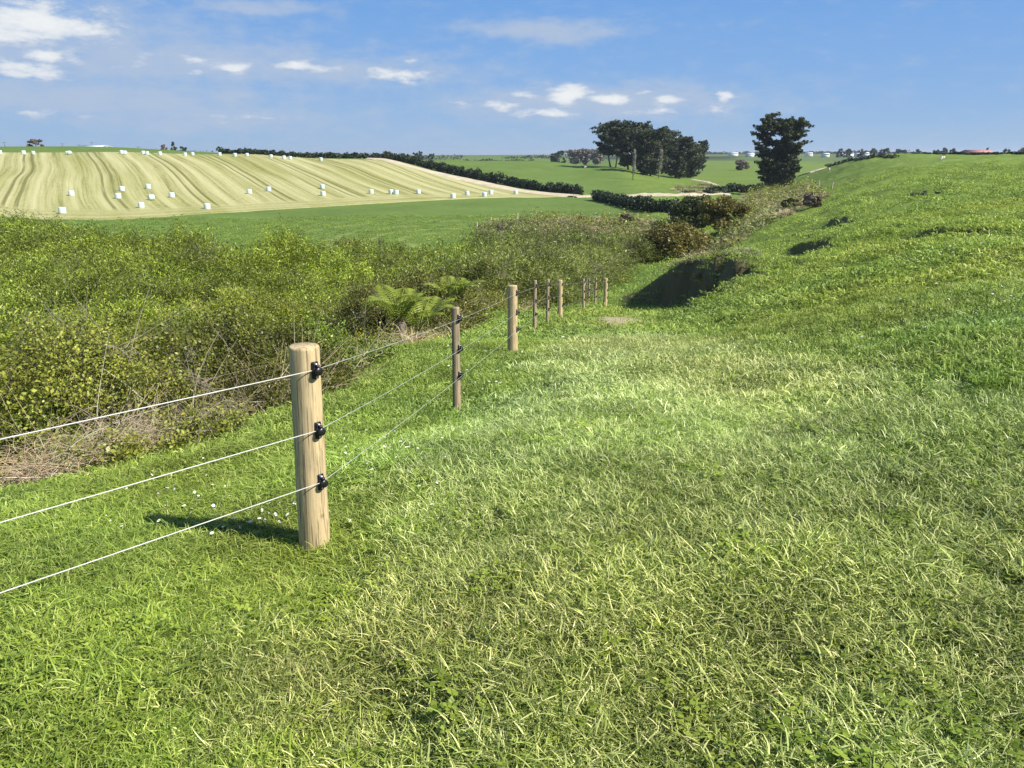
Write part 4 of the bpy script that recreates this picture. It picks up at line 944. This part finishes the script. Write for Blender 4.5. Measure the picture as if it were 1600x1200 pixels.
hedge('hedge', h2_, 2.2, 1.9, 10000, .42, M_hedge, 'shorter dark hedge starting at the gravel track and ending in the dark bush', 802, k=50)
h3 = [hit(*q, rmin=100, rmax=260) for q in [(1110,304),(1135,300),(1165,300),(1188,299)]]
hedge('hedge', h3, 3, 1.6, 3500, .6, M_hedge, 'dark low hedge in the shade left of the lone tree', 803, k=24)
def bush(name, px, py, rg, wp, hp, n, leaf, mat, seed, label, k=26, cat='bush'):
    x, y = hit(px, py, rmin=rg*.6, rmax=rg*1.6, dflt=rg); r0 = math.hypot(x, y); mp_ = r0/1230.; W = wp*mp_; H = hp*mp_; g = np.random.default_rng(seed)
    t = empty(name, (x, y, z1(x, y)-.05)); tag(t, label, cat); C = []; Rd = []; b = MB()
    for i in range(k):
        a = g.random()*2*PI; q = math.sqrt(g.random()); hh = H*(.2+.72*g.random()*(1-.55*q*q)); c = np.array([math.cos(a)*q*W*.42, math.sin(a)*q*W*.36, hh]); s = W*(.11+.09*g.random()); C.append(c); Rd.append((s, s, s*.8))
        if i % 3 == 0: limb(b, (c[0]*.15, c[1]*.15, -.1), c, .05+.01*H, .02, .08, g, 5, 5)
    b.build('stems', M_bark, t); crown_mesh('foliage', np.array(C), np.array(Rd), n, leaf, mat, t, .1, .6, seed); return t
bush('dark_bush', 1085, 357, 98, 90, 50, 22000, .26, M_bush_dk, 811, 'large dark green bush between the hedge end and the pale dry grass', 34)
bush('golden_bush', 1126, 366, 93, 76, 66, 13000, .26, M_bush_ol, 812, 'golden green bush leaning on the right of the large dark bush', 26)
bush('olive_bush', 1056, 404, 76, 112, 56, 18000, .22, M_bush_ol, 813, 'broad olive brown bush at the end of the gully scrub, below the dark bush', 34)
bush('dark_bush', 1008, 396, 80, 34, 40, 5000, .22, M_bush_dk, 814, 'small dark bush wedged left of the olive brown bush', 14)
bush('dark_bush', 1236, 330, 110, 28, 20, 3500, .28, M_bush_dk, 815, 'dark low bush in the dry grass on the hillside edge', 12)
bush('brown_bush', 1268, 324, 118, 34, 20, 3500, .26, M_bare, 816, 'brown leafless bush at the right end of the dry grass', 14)
bush('flax_bush', 911, 350, 110, 16, 15, 2200, .25, M_bush_dk, 817, 'small round dark bush among the dry reeds', 9)
bush('willow_bush', 545, 398, 66, 60, 26, 4500, .26, M_bush_ol, 818, 'bare twiggy bush poking out of the scrub top before the green paddock', 16)
bush('bright_bush', 918, 428, 50, 24, 18, 2500, .14, M_fern, 819, 'little bright green bush by the bleached bank edge', 9)
bush('round_bush', 1160, 266, 480, 26, 15, 1600, .9, M_bare, 820, 'round grey brown bush on the pasture between the clump and the lone tree', 9)
bush('dead_bush', 787, 368, 100, 26, 20, 1800, .3, M_bare, 821, 'brown dead bush among the dry reeds at their left end', 9)
bush('dead_bush', 978, 358, 105, 22, 30, 1800, .3, M_bare, 822, 'taller brown dead bush among the dry reeds at their right end', 9)
# tree fern
def tree_fern(px, rg, label, seed, H=1.5, n=13, Ln=1.5, face=None):
    g = np.random.default_rng(seed); x, y = to_xy(px, rg); t = empty('tree_fern', (x, y, z1(x, y)-.1)); tag(t, label, 'tree fern'); b = MB(); P = limb(b, (0, 0, -.2), (.05, 0, H), .09, .07, .03, g, 9, 7); b.build('trunk', M_bark, t, True)
    for i in range(n):
        a = 2*PI*i/n+g.normal()*.15; el_ = .95+.35*g.random(); s = np.linspace(0, 1, 26); L_ = Ln*(.8+.35*g.random())
        hx = L_*s*(.62+.2*g.random()); hz = L_*(s*1.25-s**2.2*(.72+.3*g.random())); C = np.stack([np.cos(a)*hx, np.sin(a)*hx, H+hz], 1); side = np.array([-math.sin(a), math.cos(a), 0])
        V = []; Q = []; T_ = np.gradient(C, axis=0); T_ /= np.linalg.norm(T_, axis=1)[:, None]
        for j in range(2, 26):
            pl = L_*.23*math.sin(min(1, s[j]*1.05+.12)*PI)**.7+.01; w_ = L_/26*.62
            for sg in (-1, 1):
                d = side*sg*.9+T_[j]*.42+np.array([0, 0, -.22]); o_ = len(V); m_ = C[j]+d*pl*.5
                V += [C[j]-T_[j]*w_*.3, m_-T_[j]*w_*.55+[0, 0, .01], C[j]+d*pl, m_+T_[j]*w_*.55+[0, 0, .01]]; Q.append((o_, o_+1, o_+2, o_+3))
        nb = len(V); fb = MB(); fb.add(V, Q); fb.tube(C, np.linspace(.012, .003, 26), 4); o = fb.build('frond', M_fern, t); at = o.data.attributes.new('bv', 'FLOAT', 'POINT'); at.data.foreach_set('value', np.full(len(o.data.vertices), .3+.5*g.random(), np.float32))
tree_fern(645, 15.5, 'large yellow green tree fern growing out of the scrub behind the square batten', 831, H=.7, Ln=1.15)
tree_fern(700, 19.5, 'smaller tree fern over the dark hollow right of the large one', 832, H=1.1, Ln=1.15)
tree_fern(612, 15.0, 'lowest tree fern between the two others, half hidden by scrub', 833, H=1.0, Ln=1.1)

# ------------------------------------------------------------------ wrapped bales
def bale_mesh(seed):
    g = np.random.default_rng(seed); k = 24; prof = [(0, -.62), (.55, -.63), (.63, -.58), (.655, -.48), (.665, -.2), (.66, .2), (.655, .46), (.62, .57), (.54, .61), (0, .60)]
    V = []; Q = []
    for i, (r, z) in enumerate(prof):
        for j in range(k):
            a = 2*PI*j/k; rr = r*(1+.02*math.cos(3*a+seed)+.012*g.normal()); V.append((rr*math.cos(a), rr*math.sin(a), z+.61+.012*g.normal()*(r > 0)))
    for i in range(len(prof)-1): Q += [(i*k+j, i*k+(j+1) % k, (i+1)*k+(j+1) % k, (i+1)*k+j) for j in range(k)]
    me = mk('hay_bale', V, Q, M_wrap, smooth=True).data; return me
bales = [bale_mesh(i) for i in range(3)]
ordn = ['first', 'second', 'third', 'fourth', 'fifth', 'sixth', 'seventh', 'eighth', 'ninth', 'tenth', 'eleventh', 'twelfth', 'thirteenth', 'fourteenth', 'fifteenth', 'sixteenth', 'seventeenth', 'eighteenth', 'nineteenth', 'twentieth']
ridge = [(0,238),(37,237.5),(52,237.5),(105,239),(110,237.5),(190,239),(196,238.5),(224,239.5),(230,241),(250,241),(289,239.5),(301,240.5),(343,242.5),(367,242.5),(386,243),(423,242.5),(443,243.5),(453,243.5),(501,244)]
def put_bale(x, y, label, lying=False):
    o = bpy.data.objects.new('hay_bale', random.choice(bales)); link(o); s = .80+random.gauss(0, .03); o.scale = (s, s, s)
    o.location = (x, y, z1(x, y)+.1); o.rotation_euler = (random.gauss(0, .03), random.gauss(0, .03), random.random()*6)
    if lying: o.rotation_euler = (PI/2, 0, random.random()*3); o.location.z += .52; 
    tag(o, label, 'hay bale', 'wrapped hay bales on the mown field')
for i, (px, py) in enumerate(ridge):
    a = pth(px); r_ = float(np.interp(px, [0, 340, 500], [262, 258, 252]))-random.random()*5
    put_bale(r_*math.sin(a), r_*math.cos(a), 'white wrapped bale on the crest of the mown field, %s from the left' % ordn[i], i in (4, 6))
slope = [(98,335,'nearest wrapped bale, alone low down at the left of the mown field'),(112,307,'wrapped bale uphill of the nearest one at the left'),(191,300,'upper one of the pair of bales left of the middle slope'),(185,312,'lower one of the pair of bales left of the middle slope'),
 (232,296,'uppermost bale of the scattered five on the left slope'),(221,326,'lowest bale of the scattered five, close to the headland'),(233,314,'lying bale just above the lowest of the scattered five'),(269,310,'rightmost bale of the scattered five on the left slope'),
 (324,328,'lone wrapped bale near the green paddock edge, left of centre'),(390,304,'left bale of two standing apart in mid field'),(420,300,'right bale of two standing apart in mid field'),(504,296,'upper bale of two in line up the slope'),(505,307,'lower bale of two in line up the slope'),
 (580,304,'single bale left of the close pair near the paddock'),(611,304,'left bale of the close pair near the paddock'),(619,305,'right bale of the close pair near the paddock'),(654,304,'single bale right of the close pair near the paddock'),
 (708,311,'wrapped bale right on the lower edge of the mown field'),(730,306,'larger looking bale between the lower edge and the track'),(757,308,'lower bale of the pair in the narrow end of the field'),(767,304.5,'upper bale of the pair in the narrow end of the field'),(806,304.5,'last bale on the right, touching the gravel track')]
for px, py, lb in slope:
    x, y = hit(px, py, rmin=130, rmax=250); put_bale(x, y, lb, 'lying' in lb)

# ------------------------------------------------------------------ buildings, poles, sheep, distant trees
M_wall = simple('pale_farm_wall', (.72,.73,.72), .7, .06, .5); M_roofw = simple('white_iron_roof', (.78,.80,.82), .4, .05, .5); M_roofr = simple('faded_red_iron_roof', (.48,.20,.17), .6, .1, .5)
M_dark = simple('dark_opening', (.03,.03,.035), .5, .1); M_pole = simple('grey_pole', (.16,.14,.13), .8, .1)
def building(name, px, rg, wpx, hpx, depth, roof, wall, label, top_py, rz=0., openings=2):
    mp_ = rg/1250.; W = wpx*mp_; H = hpx*mp_; x, y = to_xy(px, rg); zt = CAMZ+pts(px, top_py)[1]*rg; zg = z1(x, y); z0 = zg; zt = zg+4.2 if name == 'farm_building' else zt
    t = empty(name, (x, y, zg), -pth(px)*0+rz); tag(t, label, 'building', None); hw = zt-zg; ev = hw-H*.42
    b = MB(); b.box((0, 0, ev/2-.3), (W, depth, ev+.6)); 
    for s in (-1, 1): b.add([(s*W/2, -depth/2, ev), (s*W/2, depth/2, ev), (s*W/2, 0, hw-.05), (s*W/2, 0, hw-.05)], [(0, 1, 2, 3)])
    b.build('wall', wall, t); r = MB(); o_ = W*.03
    for s in (-1, 1): 
        V = [(-W/2-o_, s*(depth/2+.4), ev-.12), (W/2+o_, s*(depth/2+.4), ev-.12), (W/2+o_, 0, hw), (-W/2-o_, 0, hw)]; V += [(a, b_, c+.15) for a, b_, c in V]
        r.add(V, [(0, 1, 2, 3), (4, 7, 6, 5), (0, 4, 5, 1), (1, 5, 6, 2), (3, 7, 4, 0), (2, 6, 7, 3)])
    r.build('roof', roof, t)
    for k in range(openings):
        o = MB(); o.box((W*((k+.5)/openings-.5)*.9, -depth/2-.05, ev*.5+max(0, ev-H)*.4), (W*.8/openings, .1, min(H*.35, 3))); o.build('door' if k == 0 else 'window', M_dark, t)
    return t
building('farm_shed', 151, 430, 30, 6, 14, M_roofw, M_wall, 'long white shed on the skyline above the mown field', 227.5, openings=0)
building('farm_shed', 131, 445, 14, 3.5, 10, M_roofw, M_wall, 'low white lean shed at the left end of the long skyline shed', 231, openings=0)
building('red_barn', 1525, 620, 30, 6.5, 14, M_roofr, simple('faded_red_wall', (.42,.22,.19), .8, .1), 'long red roofed barn on the right skyline', 234.5, openings=1)
WB = [(1290,242,9,'white building nearest the lone tree, just right of it'),(1316,242,7,'small white building right of the white pair'),(1327,242,9,'second of the small white buildings on the right skyline'),(1352,242,9,'low white building before the round green trees'),(1488,238,8,'small white building between the green trees and the red barn'),
      (1576,240,6,'small white building right of the red barn'),(1264,242,9,'pale building half hidden by the lone tree'),(1146,243,12,'pale low building on the far plain between the clump and the lone tree'),(1172,243,10,'second pale low building on the far plain, near the lone tree'),(1340,236,6,'little pale house among the far trees'),(1240,243,8,'pale building tucked behind the lone tree')]
for i, (px, tp, wpx, lb) in enumerate(WB): building('farm_building', px, 900+30*(i % 4), wpx, 2.4, 7, M_roofw, M_wall, lb, tp, rz=.1*(i % 3-1), openings=0)
PL = [(10,222,'leftmost power pole on the left skyline'),(100,224,'power pole left of the long white shed'),(126,226,'short power pole close to the white shed'),(146,222,'power pole behind the white shed roof'),(218,229,'stubby pole between the shed and the conifer group'),(295,235,'stubby pole right of the conifer group'),(1420,233,'thin pole above the green trees on the right skyline')]
for px, tp, lb in PL:
    rg = 480; x, y = to_xy(px, rg); zg = z1(x, y); h = CAMZ+pts(px, tp)[1]*rg-zg; t = empty('power_pole', (x, y, zg)); tag(t, lb, 'pole', 'power poles'); b = MB(); b.tube([(0, 0, -.3), (0, 0, h)], [.22, .15], 8); b.build('pole', M_pole, t); b = MB(); b.box((0, 0, h*.93), (2.2, .15, .15)); b.build('crossarm', M_pole, t)
def far_tree(px, rg, top_py, wpx, label, seed, mat=M_fartree, n=1400, conical=False, leaf=None, name='skyline_tree'):
    x, y = to_xy(px, rg); zg = z1(x, y); H = CAMZ+pts(px, top_py)[1]*rg-zg; W = wpx*rg/1250.; g = np.random.default_rng(seed); t = empty(name, (x, y, zg-.1)); tag(t, label, 'tree', None); b = MB(); limb(b, (0, 0, -.3), (0, 0, H*.85), .03*W+.1, .05, .02, g, 6); b.build('trunk', M_bark, t)
    C = []; Rd = []; hp_ = max(min(H, W*1.1), 2)
    for i in range(16):
        a = g.random()*2*PI; q = math.sqrt(g.random()); hh = g.random(); rr = (1-hh)*.5 if conical else .42*math.sqrt(max(.05, 1-(hh-.4)**2*2)); C.append((math.cos(a)*q*W*rr, math.sin(a)*q*W*rr, H-hp_*(1-hh)*.9-hp_*.06)); s = W*.12; Rd.append((s, s, min(s, hp_*.14)))
    for i in range(int((H-hp_)/2)+1): C.append((g.normal()*W*.2, g.normal()*W*.2, (H-hp_)*g.random())); Rd.append((W*.2, W*.2, 1.2))
    crown_mesh('crown', np.array(C), np.array(Rd), n, leaf or max(.5, rg/700.), mat, t, .1, .6, seed)
FT = [(58,360,217,22,'bare reddish brown tree on the left skyline',M_bare,0),(258,400,226,14,'round brownish bush left in the conifer group on the skyline',M_bare,0),(272,400,221,9,'pointed conifer in the middle of the skyline group',M_fartree,1),(286,400,229,14,'low dark bush right in the conifer group on the skyline',M_fartree,0),
 (647,600,238,14,'left tree of the small group above the hedge bend',M_fartree,0),(656,600,236,12,'middle and tallest tree above the hedge bend',M_fartree,0),(674,600,240,14,'right low tree above the hedge bend',M_fartree,0),
 (875,560,235,20,'dark round tree left of the pale wood on the skyline',M_fartree,0),
 (1370,800,231,22,'left big green tree on the right skyline',M_fartree,0),(1384,800,232,22,'green tree overlapping the left big one',M_fartree,0),(1402,800,233,20,'paler green tree right beside the big pair',M_fartree,0),(1420,760,233,22,'dark green tree left of the middle skyline group',M_fartree,0),(1432,760,233,18,'dark green tree right in the middle skyline group',M_fartree,0),
 (1476,760,230,18,'peaked dark tree left of the red barn',M_fartree,0),(1488,760,231,12,'smaller dark tree left of the red barn',M_fartree,0),(1464,760,234,14,'low tree between the middle group and the peaked tree',M_fartree,0),(1542,700,231,6,'thin tree at the right end of the red barn',M_fartree,1),(1574,800,233,16,'blue green tree right of the red barn',M_fartree,0),(1597,700,229,14,'tree at the right edge of the view',M_bare,0),(1312,900,232,10,'tall tree on the far plain right of the lone tree',M_fartree,0),(1325,900,233,14,'rounded tree on the far plain next to the tall one',M_fartree,0),(1347,900,233,14,'rounded tree on the far plain above the small white buildings',M_fartree,0)]
for i, (px, rg, tp, wpx, lb, mt, con) in enumerate(FT): far_tree(px, rg, tp, wpx, lb, 850+i, mt, conical=bool(con))
h4 = [to_xy(a, b_) for a, b_ in [(1262,300),(1320,290),(1400,275),(1500,262),(1620,258),(1750,255)]]
hedge('hedge', h4, 1.2, .75, 7000, .7, M_hedge, 'thin dark hedge along the top of the right hillside', 861, k=90)
h5 = [to_xy(a, b_) for a, b_ in [(700,600),(760,600),(830,600)]]
t = hedge('shelterbelt', h5, 5, 5.0, 4000, 1.3, M_fartree, 'thin dark tree line on the skyline right of the hedge bend', 862, k=40)
h6 = [to_xy(a, b_) for a, b_ in [(-40,420),(80,420),(200,420),(330,420)]]
h7 = [hit(*q, rmin=90, rmax=300) for q in [(1296,252.5),(1330,250),(1395,247)]]
hedge('hedge', h7, 1.0, .7, 1800, .4, M_hedge, 'faint low hedge by the sheep near the hill crest', 863, k=30)
def far_wood(name, spans, rg, seed, label, n=9000):
    g = np.random.default_rng(seed); C = []; Rd = []
    for px0, px1, tp in spans:
        for px in np.arange(px0, px1, 3.2):
            r_ = rg*(1+.12*g.random()); x, y = to_xy(px+g.normal()*2, r_); zg = z1(x, y); zt = CAMZ+pts(px, tp+g.normal()*.7)[1]*r_; s = r_/1250*3.2
            for k in range(3): C.append((x, y, zg+(zt-zg)*(.25+.3*k))); Rd.append((s*1.5, s*1.5, max(1.5, (zt-zg)*.22)))
    C = np.array(C); Rd = np.array(Rd); o = crown_mesh(name, C, Rd, n, rg/520., M_fartree, None, .1, .7, seed); tag(o, label, kind='stuff')
far_wood('distant_woods', [(980,1010,243),(1090,1200,238.5),(1250,1370,237.5),(1360,1620,239.5)], 1700, 871, 'far off strip of bluish woods along the plain')
far_wood('distant_treeline', [(-60,330,236),(630,720,243),(790,880,244.5),(820,860,243)], 900, 873, 'low distant line of trees just showing over the fields', 3500)
# the pale stone outcrop and slips near the lone tree
M_slip = simple('bare_clay', (.30,.22,.15), .9, .25, 1.5)
# sheep: skinned bodies
def sheep_mesh():
    me = bpy.data.meshes.new('sheep'); V = [(0,0,.62),(.35,0,.66),(-.35,0,.64),(.55,0,.78),(.72,0,.84),(.86,0,.74),(.33,.14,.34),(.34,.15,.02),(.33,-.14,.34),(.34,-.15,.02),(-.36,.14,.36),(-.38,.15,.02),(-.36,-.14,.36),(-.38,-.15,.02),(-.52,0,.6),(.70,.10,.86),(.70,-.10,.86)]
    E = [(0,1),(0,2),(1,3),(3,4),(4,5),(1,6),(6,7),(1,8),(8,9),(2,10),(10,11),(2,12),(12,13),(2,14),(4,15),(4,16)]; me.from_pydata(V, E, [])
    o = bpy.data.objects.new('sheep', me); COL.objects.link(o); md = o.modifiers.new('s', 'SKIN'); R0 = [.27,.25,.26,.15,.11,.06,.06,.035,.06,.035,.07,.035,.07,.035,.07,.03,.03]
    for v, r in zip(me.skin_vertices[0].data, R0): v.radius = (r, r)
    me.skin_vertices[0].data[0].use_root = True; o.modifiers.new('u', 'SUBSURF').levels = 1
    dg_ = bpy.context.evaluated_depsgraph_get(); m2 = bpy.data.meshes.new_from_object(o.evaluated_get(dg_)); bpy.data.objects.remove(o); m2.materials.clear(); m2.materials.append(simple('sheep_wool', (.70,.66,.56), .9, .08, 4)); m2.polygons.foreach_set('use_smooth', [True]*len(m2.polygons)); return m2
shm = sheep_mesh()
for px, py, rz, lb in [(1471,251.5,.3,'lone white sheep grazing on the upper right hillside'),(1334,250.5,.1,'left sheep of the pair by the faint low hedge'),(1342,250.5,2.8,'right sheep of the pair by the faint low hedge'),(1297,253.5,1.2,'white sheep at the left end of the faint low hedge'),(914,263,.2,'pale sheep on the green hill left of the dark clump')]:
    x, y = hit(px, py, rmin=100, rmax=340, dflt=215); o = bpy.data.objects.new('sheep', shm); link(o); o.location = (x, y, z1(x, y)); o.rotation_euler = (0, 0, rz); o.scale = (.8,)*3; tag(o, lb, 'sheep', 'sheep on the pasture')

# ------------------------------------------------------------------ air
hz = bpy.data.materials.new('haze'); hz.use_nodes = True; t_ = hz.node_tree
for n_ in list(t_.nodes): t_.nodes.remove(n_)
o_ = t_.nodes.new('ShaderNodeOutputMaterial'); v_ = t_.nodes.new('ShaderNodeVolumePrincipled'); v_.inputs['Color'].default_value = (.80, .88, 1, 1); v_.inputs['Density'].default_value = .00013; v_.inputs['Anisotropy'].default_value = .2
t_.links.new(v_.outputs[0], o_.inputs['Volume'])
zmin = float(GZ.min())-1
b = MB(); b.box((0, 0, (zmin+26)/2), (15000, 15000, 26-zmin)); tag(b.build('haze', hz), kind='stuff')
